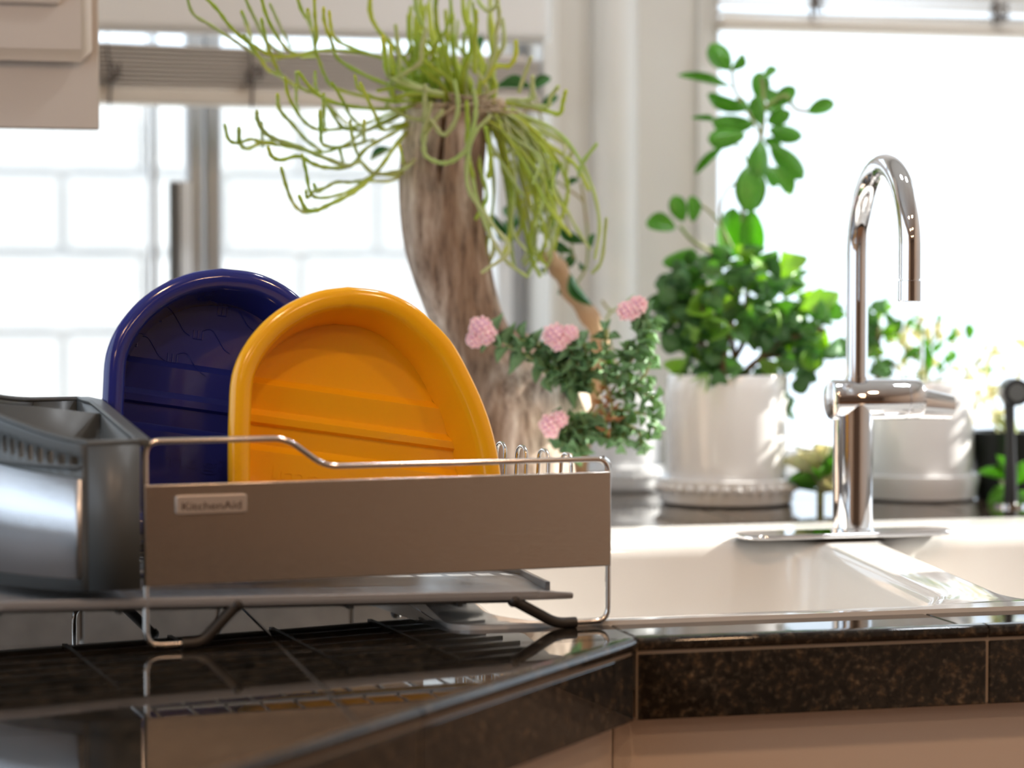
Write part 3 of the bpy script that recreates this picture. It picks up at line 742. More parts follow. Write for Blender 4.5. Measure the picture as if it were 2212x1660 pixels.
b.build('lip', M['greyt'], tr, bevel=.001)
for i in range(8):
    t = .015 + i * .036; s_end = tipp - .05 if t < .05 else tp[0] - .01 - (t - .1) * .1
    b = MB(); vs = []
    for s in (-.19, s_end): vs.append([K(s, t - .002, tz(s) - .004), K(s, t + .002, tz(s) - .004), K(s, t + .002, tz(s) + .001), K(s, t - .002, tz(s) + .001)])
    b.loft(vs); b.build('rib', M['grey'], tr)
for s in (-.12, -.02, .08, .18, .28):
    b = MB(); b.add([K(s + dx, t, tz(s) + z) for dx in (-.0022, .0022) for t in (.008, .275) for z in (-.006, .001)], [(0, 1, 3, 2), (4, 6, 7, 5), (0, 4, 5, 1), (2, 3, 7, 6), (0, 2, 6, 4), (1, 5, 7, 3)])
    b.build('rib', M['grey'], tr)
# small pads that carry the tray on the rack feet
# ------------------------------------------------------------------ cutlery caddy hooked on the left end
cd = thing('cutlery_caddy', K(-.06, .13, .055), 'grey plastic cutlery caddy with a curved brushed steel wrap hooked on the rack end', 'caddy')
CT0, CT1, CS = -.012, .262, -.008
NW = .042; BUL = .072
zb_ = .0535
def ztop(t, s=None):
    x = min(1, max(0, (t - CT0) / (CT1 - CT0))); o_ = 0 if s is None else min(1, max(0, (CS - s) / .09))
    return .1755 + .024 * min(1, x * 1.35) + .012 * math.sin(math.pi * x) * o_
def bow(u): # u 0..1 from near-left corner round to far-left corner
    t = CT0 + (CT1 - CT0) * u; return CS - NW - BUL * math.sin(math.pi * u) ** .85, t
NB = 60
# bow wall with slots and handle hole
rows = [0, .3, .55, .74, .80, .845, .90, .935, .965, 1.0]
b = MB(); n = NB + 1
for u in range(n):
    s, t = bow(u / NB); zt_ = ztop(t, s)
    for r in rows:
        z = zb_ + (zt_ - zb_) * r
        b.v.append(K(s, t, z))
def hole(ui, ri):
    u = (ui + .5) / NB
    if .36 < u < .64: return 4 <= ri <= 7
    return (1 <= ui <= 20 or NB - 21 <= ui <= NB - 2) and 4 <= ri <= 5 and ui % 2 == 1
for u in range(NB):
    for r in range(len(rows) - 1):
        if hole(u, r): continue
        a = u * len(rows) + r; b.f.append([a, a + len(rows), a + len(rows) + 1, a + 1])
b.build('slotted_wall', M['grey'], cd, solid=.003)
def wall(pts, nm, th=.0028, dz=0):
    b = MB()
    for s, t in pts: b.v += [K(s, t, zb_), K(s, t, ztop(t, s) - dz)]
    for i in range(len(pts) - 1): b.f.append([2 * i, 2 * i + 2, 2 * i + 3, 2 * i + 1])
    return b.build(nm, M['grey'], cd, solid=th)
wall([(CS - NW, CT0), (CS, CT0)], 'end_wall'); wall([(CS - NW, CT1), (CS, CT1)], 'end_wall')
wall([(CS, CT0 + (CT1 - CT0) * i / 8) for i in range(9)], 'back_wall')
sd_, td_ = bow(.575); wall([(sd_ + .001, td_), ((sd_ + CS) / 2, td_), (CS, td_)], 'divider', .004, .003)
b = MB(); outl2 = [bow(i / 30) for i in range(31)] + [(CS, CT1), (CS, CT0)]
b.add([K(s, t, zb_) for s, t in outl2] + [K(s, t, zb_ + .004) for s, t in outl2], [list(range(33))[::-1], list(range(33, 66))] + [(i, (i + 1) % 33, 33 + (i + 1) % 33, 33 + i) for i in range(33)])
b.build('caddy_floor', M['grey'], cd)
# rounded rim
path = [K(*bow(i / 30), ztop(bow(i / 30)[1], bow(i / 30)[0])) for i in range(31)] + [K(CS, CT1, ztop(CT1))] + [K(CS, CT1 - (CT1 - CT0) * i / 8, ztop(CT1 - (CT1 - CT0) * i / 8)) for i in range(1, 8)] + [K(CS, CT0, ztop(CT0))]
MB().tube(path, .0026, 8, closed=True).build('rim', M['grey'], cd, smooth=60)
b = MB(); 
for s in (CS - .001, CS + .0105):
    for i in range(9):
        t = CT0 + .002 + (CT1 - CT0 - .004) * i / 8; b.v += [K(s, t, ztop(t) - .004), K(s, t, ztop(t) + .0022)]
for i in range(8):
    a = 2 * i; c_ = 18 + 2 * i
    b.f += [[a, a + 2, a + 3, a + 1], [c_, c_ + 1, c_ + 3, c_ + 2], [a + 1, a + 3, c_ + 3, c_ + 1], [a, c_, c_ + 2, a + 2]]
b.f += [[0, 1, 19, 18], [16, 34, 35, 17]]
b.build('hook_rim', M['grey'], cd, bevel=.001)
# steel wrap
b = MB(); zw0, zw1 = .064, .1545
for i in range(NB + 1):
    u = .006 + (1 - .012) * i / NB; s, t = bow(u); b.v += [K(s - .0024, t, zw0), K(s - .0024, t, min(zw1 + (t - CT0) * .03, ztop(t) - .03))]
for i in range(NB): b.f.append([2 * i, 2 * i + 2, 2 * i + 3, 2 * i + 1])
b.build('steel_wrap', M['steelc'], cd, solid=.0012)
MB().tube([K(bow(.006 + .988 * i / 40)[0] - .003, bow(.006 + .988 * i / 40)[1], zw1 + .001 + (bow(.006 + .988 * i / 40)[1] - CT0) * .03) for i in range(41)], .0018, 6).build('wrap_bead', M['grey'], cd)

# ------------------------------------------------------------------ the two tubs standing in the rack
lean = math.radians(8)
upL = (V((0, 0, 1)) * math.cos(lean) + e2 * math.sin(lean)).normalized()
EZ = e1.cross(upL)
def onTub(px, py, Q):
    r = ray(px, py); p = CP + r * ((Q - CP).dot(EZ) / r.dot(EZ)); w = p - Q; return w.dot(e1), w.dot(upL)
YQ = K(.188, .078, .0655)
OUT_PX = [(755, 618), (830, 628), (893, 656), (945, 700), (985, 746), (1025, 820), (1055, 890), (1075, 960), (1086, 1030), (1090, 1110), (1078, 1170), (1040, 1196), (960, 1203), (790, 1208), (620, 1212), (545, 1206), (510, 1180), (499, 1120), (497, 1040), (497, 960), (499, 890), (505, 810), (530, 748), (575, 692), (630, 652), (692, 627)]
DO = [p.to_2d() for p in crom([V((*onTub(x, y, YQ), 0)) for x, y in OUT_PX + OUT_PX[:1]], 4)][:-1]
a_, b_ = V(onTub(548, 810, YQ)), V(onTub(885, 858, YQ)); rs_ = math.atan2(b_.y - a_.y, b_.x - a_.x)
rdx, rdy = V((math.cos(rs_), math.sin(rs_))), V((-math.sin(rs_), math.cos(rs_)))       # along / across the ridges
h = lambda px, py: V(onTub(px, py, YQ)).dot(rdy)
L1, L2, L3, L4 = h(548, 806), h(550, 879), h(552, 898), h(555, 957)
FLOOR = [(-.3, .042), (L4 - .002, .041), (L4 + .0045, .0475), (L3 - .0028, .045), (L3 - .0006, .0405), (L2 - .002, .0395), (L2 + .0045, .0475), (L1 - .0025, .0440), (L1 + .0040, .0510), (.4, .058)]
def fl(x, y):
    q = V((x, y)).dot(rdy)
    for (a, za), (c_, zc_) in zip(FLOOR[:-1], FLOOR[1:]):
        if a <= q <= c_: return za + (zc_ - za) * (q - a) / (c_ - a)
    return FLOOR[-1][1]
def inset(ins):
    out = []; n = len(DO)
    for i in range(n):
        d_ = (DO[(i + 1) % n] - DO[i - 1]).normalized(); out.append(DO[i] + V((d_.y, -d_.x)) * ins)
    return out
def tub(mt, org, label):
    root = thing('tub', org, label, 'tub', 'rounded tubs drying in the rack')
    X = lambda x, y, z: V(org) + e1 * x + upL * y + EZ * z
    rings = [(.026, -.064), (.022, -.060), (.010, -.014), (.002, -.012), (0, -.009), (0, -.005), (.0015, -.0015), (.004, 0), (.010, .0008), (.0155, -.0004), (.0185, -.0032), (.0200, -.008), (.0235, -.03), (.0258, -.036), (.028, None)]
    b = MB(); idx = []
    for ins, z in rings:
        row = []
        for q in inset(ins):
            row.append(len(b.v)); b.v.append(X(q.x, q.y, z if z is not None else -fl(q.x, q.y) - .0004))
        idx.append(row)
    m = len(idx[0])
    for a, c_ in zip(idx[:-1], idx[1:]):
        for i in range(m): b.f.append([a[i], a[(i + 1) % m], c_[(i + 1) % m], c_[i]])
    b.f.append(idx[0][::-1])
    b.build('shell', mt, root, smooth=50)
    rin = inset(.0268); R = [(q.dot(rdx), q.dot(rdy)) for q in rin]
    lo, hi = min(q[1] for q in R), max(q[1] for q in R)
    ks = sorted([q for q, _ in FLOOR[1:-1]] + [lo + .0004, hi - .0004] + [lo + (hi - lo) * i / 36 for i in range(1, 36)])
    b2 = MB(); NX = 8
    for kq in ks:
        xs = []
        for i in range(len(R)):
            (x0, y0), (x1, y1) = R[i], R[(i + 1) % len(R)]
            if (y0 - kq) * (y1 - kq) <= 0 and y0 != y1: xs.append(x0 + (x1 - x0) * (kq - y0) / (y1 - y0))
        x0, x1 = min(xs), max(xs)
        for j in range(NX + 1):
            p = rdx * (x0 + (x1 - x0) * j / NX) + rdy * kq; b2.v.append(X(p.x, p.y, -fl(p.x, p.y)))
    for i in range(len(ks) - 1):
        for j in range(NX): a = i * (NX + 1) + j; b2.f.append([a, a + 1, a + NX + 2, a + NX + 1])
    b2.build('ridged_floor', mt, root, smooth=18)
    return root, X
rd3 = (e1 * rdx.x + upL * rdx.y).normalized(); ru3 = (e1 * rdy.x + upL * rdy.y).normalized()
yroot, YX = tub(M['yellow'], YQ, 'glossy yellow rounded plastic tub standing on edge in front in the dish rack')
BQ0 = K(.10, .172, .0655)
ax_, ay_ = onTub(755, 618, YQ); bx_, by_ = onTub(481, 578, BQ0)
BQ = BQ0 + e1 * (bx_ - ax_) + upL * (by_ - ay_)
broot, BX = tub(M['blue'], BQ, 'glossy navy blue rounded plastic tub with a comb pattern behind the yellow one')
def floor_text(parent, X, Q, mt, px, py, w, hgt):
    x, y = onTub(px, py, Q)
    text_mesh('Imagin', 'lettering', mt, parent, X(x, y, -fl(x, y) + .0001), rd3, ru3, w, hgt, .0012)
floor_text(yroot, YX, YQ, M['yellow'], 612, 1036, .085, .0145)
floor_text(broot, BX, BQ, M['blue'], 345, 1003, .085, .0155)
b = MB()
def comb(px, py):
    x, y = onTub(px, py, BQ)
    def Z(dx, dy): q = V((x, y)) + rdx * dx + rdy * dy; return BX(q.x, q.y, -fl(q.x, q.y) + .0003)
    sz = .0043
    for dx in (-sz, 0, sz): b.tube([Z(dx, 0), Z(dx, .0082)], .0006, 5)
    b.tube([Z(-sz, 0), Z(sz, 0)], .0006, 5)
    b.tube(crom([Z(*q) for q in [(sz, .0085), (.009, .0105), (.014, .0095), (.020, .002), (.026, -.006), (.032, -.0095)]], 6), .0005, 5)
for q in ((366, 678), (508, 667), (310, 733), (454, 718), (397, 770)): comb(*q)
b.build('relief_pattern', M['blue'], broot)

# ================================================================== PLANTS
def leaf_mesh(name, mt, shape, nx=4, ny=7, thick=.05, cup=.12, curl=.15, wav=0.0):
    b = MB(); rows = []
    for j in range(ny + 1):
        y = j / ny; w = max(shape(y), .0) * .5
        row = []
        for i in range(nx + 1):
            x = (i / nx * 2 - 1); z = cup * (x * w) ** 2 * 4 - curl * y * y + wav * math.sin(i * 2.2 + j * 1.7)
            t = thick * (1 - x * x) * math.sin(math.pi * min(.98, max(.04, y))) ** .5
            row.append((x * w, y, z, t))
        rows.append(row)
    if nx * ny <= 12:
        for s in (0,):
            for row in rows: b.v += [V((x, y, z)) for x, y, z, t in row]
        for j in range(ny):
            for i in range(nx): a = j * (nx + 1) + i; b.f.append([a, a + 1, a + nx + 2, a + nx + 1])
    else:
        for s in (1, -1):
            o = len(b.v)
            for row in rows: b.v += [V((x, y, z + s * t * .5)) for x, y, z, t in row]
            for j in range(ny):
                for i in range(nx):
                    a = o + j * (nx + 1) + i; q = [a, a + 1, a + nx + 2, a + nx + 1]; b.f.append(q if s > 0 else q[::-1])
    me = b.mesh(name, smooth=70)
    bm = bmesh.new(); bm.from_mesh(me); bmesh.ops.remove_doubles(bm, verts=bm.verts, dist=1e-5); bm.to_mesh(me); bm.free()
    me.polygons.foreach_set('use_smooth', [True] * len(me.polygons)); me.materials.append(mt); return me
OBO = lambda y: max(0, math.sin(math.pi * min(1, y) ** 1.5)) ** .7
ROU = lambda y: max(0, math.sin(math.pi * min(1, y) ** 1.05)) ** .55
SCA = lambda y: (max(0, math.sin(math.pi * min(1, y) ** 1.15)) ** .6) * (1 + .10 * math.sin(y * 22))
ELL = lambda y: max(0, math.sin(math.pi * min(1, y) ** 1.25)) ** .5
LAN = lambda y: max(0, math.sin(math.pi * min(1, y) ** .75)) ** .85
def put_leaf(name, me, parent, base, tip, nrm, width, tz_=1.0):
    base, tip = V(base), V(tip); y = tip - base; L_ = y.length; y.normalize(); z = V(nrm) - y * V(nrm).dot(y)
    if z.length < 1e-4: z = y.orthogonal()
    z.normalize(); x = y.cross(z)
    Mt = Matrix((x * width, y * L_, z * L_ * tz_)).transposed().to_4x4(); Mt.translation = base
    return copy_at(name, me, parent, Mt)
rnd = random.Random(11)
def rv(s=1.0): return V((rnd.gauss(0, s), rnd.gauss(0, s), rnd.gauss(0, s)))
TOCAM = -FW

# ------------------------------------------------------------------ white pots and beaded saucers
def pot(name, px, pyb, rim_py, wpx, spx, label, beads=True, group=None):
    fr = onZ(px, pyb, ZL); d = (fr - CP).dot(FW); rs = spx / 2 * d / F_PX * 1.03; fh = V((FW.x, FW.y, 0)).normalized()
    c = fr + fh * rs; dc = (c - CP).dot(FW); rp_ = wpx / 2 * dc / F_PX
    H = P(px, rim_py, dc - rp_).z - ZL
    root = thing(name, (c.x, c.y, ZL), label, 'plant pot' if name == 'plant_pot' else 'potted plant', group)
    MB().lathe([(rs * .90, 0), (rs * .955, .003), (rs * .965, .012), (rs, .026), (rs, .033), (rs * .97, .034), (rs * .93, .030), (rs * .9, .022), (.01, .02)], (c.x, c.y, ZL), 48).build('saucer', M['pot'], root, smooth=45)
    if beads:
        me = MB().ball((0, 0, 0), rs * .066, 8).mesh('bead'); me.materials.append(M['pot'])
        for i in range(36):
            a = 2 * math.pi * i / 36; copy_at('bead', me, root, Matrix.Translation((c.x + rs * .985 * math.cos(a), c.y + rs * .985 * math.sin(a), ZL + .0225)))
    w = .006
    MB().lathe([(rp_ * .93, .0205), (rp_ * .96, .024), (rp_ * .98, .05), (rp_, H - .02), (rp_ * 1.0, H - .002), (rp_ - .002, H), (rp_ - w + .001, H), (rp_ - w, H - .003), (rp_ - w, H - .03)], (c.x, c.y, ZL), 56, capt=False).build('pot', M['pot'], root, smooth=45)
    MB().lathe([(rp_ - w, H - .028), (rp_ * .6, H - .020), (.004, H - .018)], (c.x, c.y, ZL), 24).build('soil', M['soil'], root)
    return root, c, rp_, H
p1, pc, pr_, pH = pot('potted_succulent', 1584, 1100, 812, 262, 300, 'bushy green succulent in a white pot on a beaded saucer left of the faucet')
kal_me = [leaf_mesh('leaf', M[k_], s, 4, 6, .06, c_, cu) for k_, s, c_, cu in (('kal', SCA, .5, .1), ('kal2', ROU, .9, -.1), ('kal3', SCA, -.3, .35), ('kal3', ROU, .3, .2))]
top = V((pc.x, pc.y, ZL + pH - .015)); dp = (top - CP).dot(FW); kk = dp / F_PX
BL_ = [(1500, 640, 80, 85, 46), (1590, 600, 75, 50, 18), (1670, 650, 95, 95, 48), (1570, 690, 100, 60, 26), (1710, 770, 70, 70, 28), (1500, 770, 45, 60, 20), (1560, 820, 40, 32, 9), (1780, 710, 60, 75, 20), (1700, 850, 42, 45, 14), (1440, 680, 38, 45, 9)]
knodes = []
for bx_, by_, rx, ry, n in BL_:
    cpt = P(bx_, by_, dp + rnd.uniform(-.05, .02))
    mid = top.lerp(cpt, .5) + V((0, 0, .015 if by_ < 780 else .045))
    if by_ < 835: MB().tube(crom([top + V((rnd.uniform(-.02, .02), rnd.uniform(-.02, .02), 0)), mid, cpt], 6), [.004] * 7 + [.003] * 6, 6).build('branch', M['bark'], p1)
    for i in range(n):
        while True:
            a, e_, f_ = rnd.uniform(-1, 1), rnd.uniform(-1, 1), rnd.uniform(-1, 1)
            if a * a + e_ * e_ + f_ * f_ < 1: break
        base = cpt + RX * a * rx * kk + UPV * e_ * ry * kk + FW * f_ * .045
        out = (base - cpt).normalized() + rv(.45) + V((0, 0, .1)); out.normalize()
        L_ = rnd.uniform(.024, .036)
        put_leaf('leaf', kal_me[rnd.randrange(4)], p1, base - out * L_ * .3, base + out * L_ * .7, out.orthogonal() + rv(.6) + TOCAM * .7 + V((0, 0, .5)), L_ * rnd.uniform(.8, 1.05))
# ------------------------------------------------------------------ tall jade plant in the same pot
jd_ = thing('jade_plant', top, 'tall jade plant with big oval leaves rising above the bushy white pot', 'plant')
jme = [leaf_mesh('leaf', M['jade'], s, 6, 10, .10, c_, cu) for s, c_, cu in ((ELL, .25, .05), (ELL, .15, .1), (ELL, -.2, .12))]
DJ = dp + .01
J = lambda x, y, o=0: P(1300 + x / 2.554, 50 + y / 2.554, DJ + o)
JL = [((700, 250), (600, 115), 96), ((720, 255), (772, 185), 48), ((700, 350), (445, 278), 26), ((880, 430), (868, 275), 82), ((890, 310), (962, 238), 34), ((815, 470), (592, 398), 66), ((925, 445), (960, 365), 80), ((960, 450), (1062, 358), 70), ((1140, 490), (1278, 440), 62), ((832, 560), (616, 540), 88), ((785, 620), (603, 640), 84), ((918, 545), (1030, 498), 66), ((930, 590), (1114, 622), 78), ((880, 655), (870, 826), 98), ((938, 680), (1108, 856), 92), ((930, 800), (1044, 944), 86), ((822, 790), (818, 1024), 142), ((725, 1030), (690, 1295), 166), ((825, 1040), (842, 1275), 112), ((400, 1130), (252, 1098), 88), ((448, 1090), (400, 958), 74), ((500, 1092), (498, 958), 58), ((505, 1258), (335, 1314), 74), ((662, 690), (520, 825), 30), ((620, 535), (505, 522), 14), ((880, 560), (858, 420), 62), ((900, 640), (980, 700), 50), ((700, 260), (660, 180), 40), ((890, 470), (1000, 470), 55), ((800, 480), (760, 400), 40), ((900, 800), (960, 900), 70)]
for (bx_, by_), (tx, ty), w in JL:
    z0_, z1_ = rnd.uniform(-.02, .03), rnd.uniform(-.03, .03)
    ex_, ey_ = (tx - bx_) * .06, (ty - by_) * .06; put_leaf('leaf', jme[rnd.randrange(3)], jd_, J(bx_ - ex_, by_ - ey_, z0_), J(tx + ex_, ty + ey_, z0_ + z1_), TOCAM + rv(.2) + V((0, 0, .15)), (w + 16) / 2.554 * DJ / F_PX * 1.12, 1)
def jstem(pts, r): MB().tube(crom([J(*p) for p in pts], 6), r, 8).build('stem', M['stem'], jd_, smooth=60)
jstem([(770, 1800), (800, 1500), (790, 1250), (780, 1040), (820, 800), (880, 620), (890, 450), (885, 300)], .0034)
jstem([(880, 620), (800, 480), (735, 370), (715, 240)], .0022)
jstem([(890, 470), (1010, 400), (1065, 470), (1140, 490)], .0025)
jstem([(790, 1400), (640, 1290), (500, 1200), (430, 1120)], .0024)
jstem([(720, 1240), (640, 1090), (550, 1010), (500, 1050)], .0018)
jstem([(680, 1240), (655, 1040), (690, 920), (770, 865)], .0018)
jstem([(820, 800), (760, 690), (720, 660)], .0016)

# ------------------------------------------------------------------ second white pot and its sunlit plant, third pot behind the sedum
p2, pc2, pr2, pH2 = pot('potted_succulent', 2006, 1088, 826, 240, 262, 'white pot of sunlit pale yellow green succulent directly behind the faucet lever', beads=False)
pme = [leaf_mesh('leaf', M['pale'], s, 4, 6, .08, .4, .2) for s in (OBO, LAN)]
gme = [leaf_mesh('leaf', M['jade'], s, 4, 6, .10, .3, .2) for s in (OBO, LAN)]
top2 = V((pc2.x, pc2.y, ZL + pH2 - .015)); d2 = (top2 - CP).dot(FW)
for i in range(46):
    px_, py_ = rnd.gauss(1985, 55), rnd.uniform(690, 830)
    b0 = P(px_, py_, d2 + rnd.uniform(-.05, .05)); o_ = (b0 - top2).normalized() * .8 + rv(.5); o_.normalize(); L_ = rnd.uniform(.014, .026)
    put_leaf('leaf', (pme if rnd.random() < .6 else gme)[rnd.randrange(2)], p2, b0, b0 + o_ * L_, TOCAM + rv(.7), L_ * .55)
for px_, py_ in ((1990, 700), (2030, 715), (1950, 720), (1930, 780), (2010, 760), (2060, 790)):
    MB().tube(crom([top2 + rv(.01), top2.lerp(P(px_, py_, d2), .5) + rv(.008), P(px_, py_, d2)], 5), .0018, 6).build('stem', M['stem'], p2)
put_leaf('leaf', gme[0], p2, P(1945, 780, d2 - .05), P(1990, 748, d2 - .05), TOCAM, .013)
put_leaf('leaf', gme[0], p2, P(2005, 820, d2 - .05), P(2002, 740, d2 - .05), TOCAM, .012)
for px_, py_, L_ in ((1895, 660, 0), (1900, 720, 0), (1890, 760, 0)):
    pass
p3, pc3, pr3, pH3 = pot('plant_pot', 1345, 1066, 850, 170, 190, 'white pot on a beaded saucer partly hidden behind the pink flowered trailing sedum')
# bushy tuft right of the riser belongs to the first pot's neighbour
tf = thing('bushy_succulent', P(1895, 780, dp + .06), 'small dark green succulent tuft showing just right of the faucet riser', 'plant')
for i in range(40):
    b0 = P(rnd.gauss(1893, 17), rnd.uniform(665, 800), dp + .06 + rnd.uniform(-.03, .03)); o_ = rv(1); o_.normalize(); L_ = rnd.uniform(.016, .028)
    put_leaf('leaf', kal_me[rnd.randrange(4)], tf, b0, b0 + o_ * L_, TOCAM + rv(.6), L_ * .8)
zt_ = P(1895, 700, dp + .06)
MB().tube([V((zt_.x, zt_.y, ZL)), V((zt_.x + .002, zt_.y, ZL + .12)), zt_], .004, 6).build('stem', M['bark'], tf)
put_leaf('leaf', kal_me[1], tf, P(1893, 690, dp + .06), P(1886, 648, dp + .06), RX, .012)

# ------------------------------------------------------------------ small rosette between pot and faucet
def rosette(name, px, pyb, d, n, L_, mes, label, cat='plant', up=.7, spread=.012):
    g0 = onZ(px, pyb, ZL); root = thing(name, g0, label, cat)
    hh = .03
    MB().tube([g0, g0 + V((0, 0, hh))], .005, 8).build('stem', M['stem'], root)
    for i in range(n):
        a = 2.4 * i; el = .25 + .8 * (i / n); o_ = V((math.cos(a) * math.cos(el), math.sin(a) * math.cos(el), math.sin(el)))
        b0 = g0 + V((0, 0, hh * (.5 + .8 * i / n)))
        l = L_ * rnd.uniform(.8, 1.15); put_leaf('leaf', mes[i % len(mes)], root, b0, b0 + o_ * l, V((0, 0, 1)) - o_ * .4, l * .4)
    return root
rosette('small_succulent', 1772, 1092, dp, 16, .055, [pme[0], gme[0], pme[1]], 'small pale rosette succulent on the ledge between white pot and faucet')
# ------------------------------------------------------------------ black pot with pale twigs and a rosette, sprayer head at the edge
bp = onZ(2190, 1082, ZL); bp = bp + V((FW.x, FW.y, 0)) * .05
bk = thing('potted_succulent', (bp.x, bp.y, ZL), 'black pot of pale dry twigs and green rosette leaves by the right picture edge', 'potted plant')
MB().lathe([(.038, 0), (.048, .085), (.050, .088), (.046, .088), (.044, .078)], (bp.x, bp.y, ZL), 32, capt=False).build('pot', M['black'], bk, smooth=45)
MB().lathe([(.044, .078), (.01, .08)], (bp.x, bp.y, ZL), 24).build('soil', M['soil'], bk)
db = (bp - CP).dot(FW)
for pts in ([(2190, 950), (2110, 850), (2085, 790)], [(2195, 950), (2150, 880), (2130, 800), (2155, 745)], [(2200, 960), (2185, 870), (2205, 800)], [(2195, 940), (2140, 990), (2170, 1050)], [(2200, 950), (2150, 900), (2175, 1000), (2190, 1060)]):
    MB().tube(crom([P(x, y, db - .02 - i * .01) for i, (x, y) in enumerate(pts)], 6), .0030, 6).build('twig', M['pale'], bk)
for i in range(30):
    b0 = P(rnd.uniform(2075, 2215), rnd.uniform(745, 940), db - .04 + rnd.uniform(-.03, .05)); o_ = rv(1); o_.normalize(); l = rnd.uniform(.015, .026)
    put_leaf('leaf', pme[i % 2], bk, b0, b0 + o_ * l, TOCAM + rv(.6), l * .45)
for (x0, y0), (x1, y1), w in (((2185, 1040), (2118, 1015), 28), ((2190, 1050), (2135, 1085), 34), ((2195, 1050), (2212, 1000), 40), ((2190, 1060), (2175, 1105), 40), ((2200, 1060), (2225, 1090), 36), ((2185, 1040), (2160, 985), 30)):
    put_leaf('leaf', gme[0], bk, P(x0, y0, db - .07), P(x1, y1, db - .085), TOCAM + V((0, 0, .5)), w * db / F_PX)
ds = db - .16
so = P(2196, 848, ds)
sg = onZ(2203, 1105, ZL)
sp_ = thing('sprayer', (so.x, so.y, ZL), 'dark grey round sprayer head on a stem at the right picture edge', 'sprayer')
Ms = Matrix.Rotation(math.radians(90), 3, 'X')
MB().lathe([(.012, -.004), (.0165, -.004), (.0172, -.001), (.0172, .03), (.014, .04)], so, 28, Matrix.Rotation(-YAW, 3, 'Z') @ Ms @ Matrix.Rotation(math.pi, 3, 'X')).build('spray_head', M['black'], sp_)
MB().lathe([(.001, .0045), (.011, .0045), (.0118, .003)], so, 24, Matrix.Rotation(-YAW, 3, 'Z') @ Ms).build('spray_face', M['grey'], sp_)
MB().tube([so + V((0, .02, -.012)), so + V((.003, .022, -.06)), V((so.x + .004, so.y + .022, ZL + .004))], [.007, .006, .009], 12).build('handle', M['black'], sp_, smooth=60)
MB().lathe([(.02, 0), (.02, .004), (.012, .006)], (so.x + .004, so.y + .022, ZL), 24).build('base', M['chrome'], sp_)

# ------------------------------------------------------------------ driftwood stump
DW = 2.74
dwb = onZ(1138, 1130, ZL)
dw = thing('driftwood_stump', (dwb.x, dwb.y, ZL), 'weathered grey brown driftwood stump with a split trunk standing on the ledge', 'driftwood')
def bark_tube(path, name, seg=72, hollow=False, crack=None, amp=.05, seed=0, squash=None):
    pts = crom([P(x, y, DW + o) for x, y, r, o in path], 8); rr = crom([V((r, 0, 0)) for x, y, r, o in path], 8)
    rings = []; n = len(pts)
    for i, p in enumerate(pts):
        t = (pts[min(i + 1, n - 1)] - pts[max(0, i - 1)]).normalized(); x = RX - t * RX.dot(t); x.normalize(); y = t.cross(x); r = rr[i].x * DW / F_PX
        ring = []
        for k_ in range(seg):
            a = 2 * math.pi * k_ / seg; dirv = x * math.cos(a) + y * math.sin(a)
            q = p + dirv * r
            nz = noise.noise(V((dirv.x * 2.2, dirv.y * 2.2, p.z * 6 + seed))) * 1.6 + noise.noise(V((dirv.x * 7, dirv.y * 7, p.z * 11 + seed))) * .5 + .22 * noise.noise(V((dirv.x * 22, dirv.y * 22, p.z * 14)))
            f = 1 + amp * nz
            if crack:
                yy = 1106 + 0; front = dirv.dot(TOCAM); lat = dirv.dot(RX)
                z0c, z1c, l0 = crack
                if front > 0 and z0c < p.z < z1c:
                    e_ = min(1, (p.z - z0c) / .03, (z1c - p.z) / .004 + .3); f -= .42 * e_ * math.exp(-((lat - l0 - .02 * math.sin(p.z * 60)) / .03) ** 2)
            ring.append(p + dirv * r * f)
        rings.append(ring)
    b = MB()
    if hollow:
        c_ = sum(rings[0], V()) / seg; t = (pts[0] - pts[1]).normalized()
        inner = [[c_ + (q - c_) * .80 - t * .006 for q in rings[0]], [c_ + (q - c_) * .62 - t * .035 for q in rings[0]], [c_ + (q - c_) * .1 - t * .045 for q in rings[0]]]
        rings = inner[::-1] + rings
    b.loft(rings)
    return b.build(name, M['wood'], dw, smooth=80)
zc0, zc1 = P(957, 425, DW).z, P(957, 240, DW).z
bark_tube([(962, 246, 88, .0), (958, 300, 92, 0), (953, 370, 92, 0), (953, 440, 92, 0), (962, 520, 92, 0), (980, 600, 86, .0), (1005, 680, 78, 0), (1035, 750, 78, 0), (1075, 830, 98, 0), (1105, 900, 112, -.005), (1120, 980, 116, -.005), (1130, 1060, 120, 0), (1138, 1122, 128, 0)], 'trunk', hollow=True, crack=(zc0, zc1, .0), seed=3)
bark_tube([(1085, 905, 60, .02), (1130, 880, 72, 0), (1180, 868, 68, -.02), (1225, 862, 58, -.035), (1262, 852, 50, -.04)], 'branch_stub', hollow=False, amp=.09, seed=9)
bark_tube([(1095, 850, 62, .01), (1112, 790, 56, .0), (1130, 745, 44, 0), (1138, 722, 28, 0)], 'branch_stub', amp=.08, seed=14)
bark_tube([(1110, 1080, 60, -.05), (1060, 1108, 46, -.09), (1020, 1128, 26, -.12)], 'root', amp=.10, seed=21)

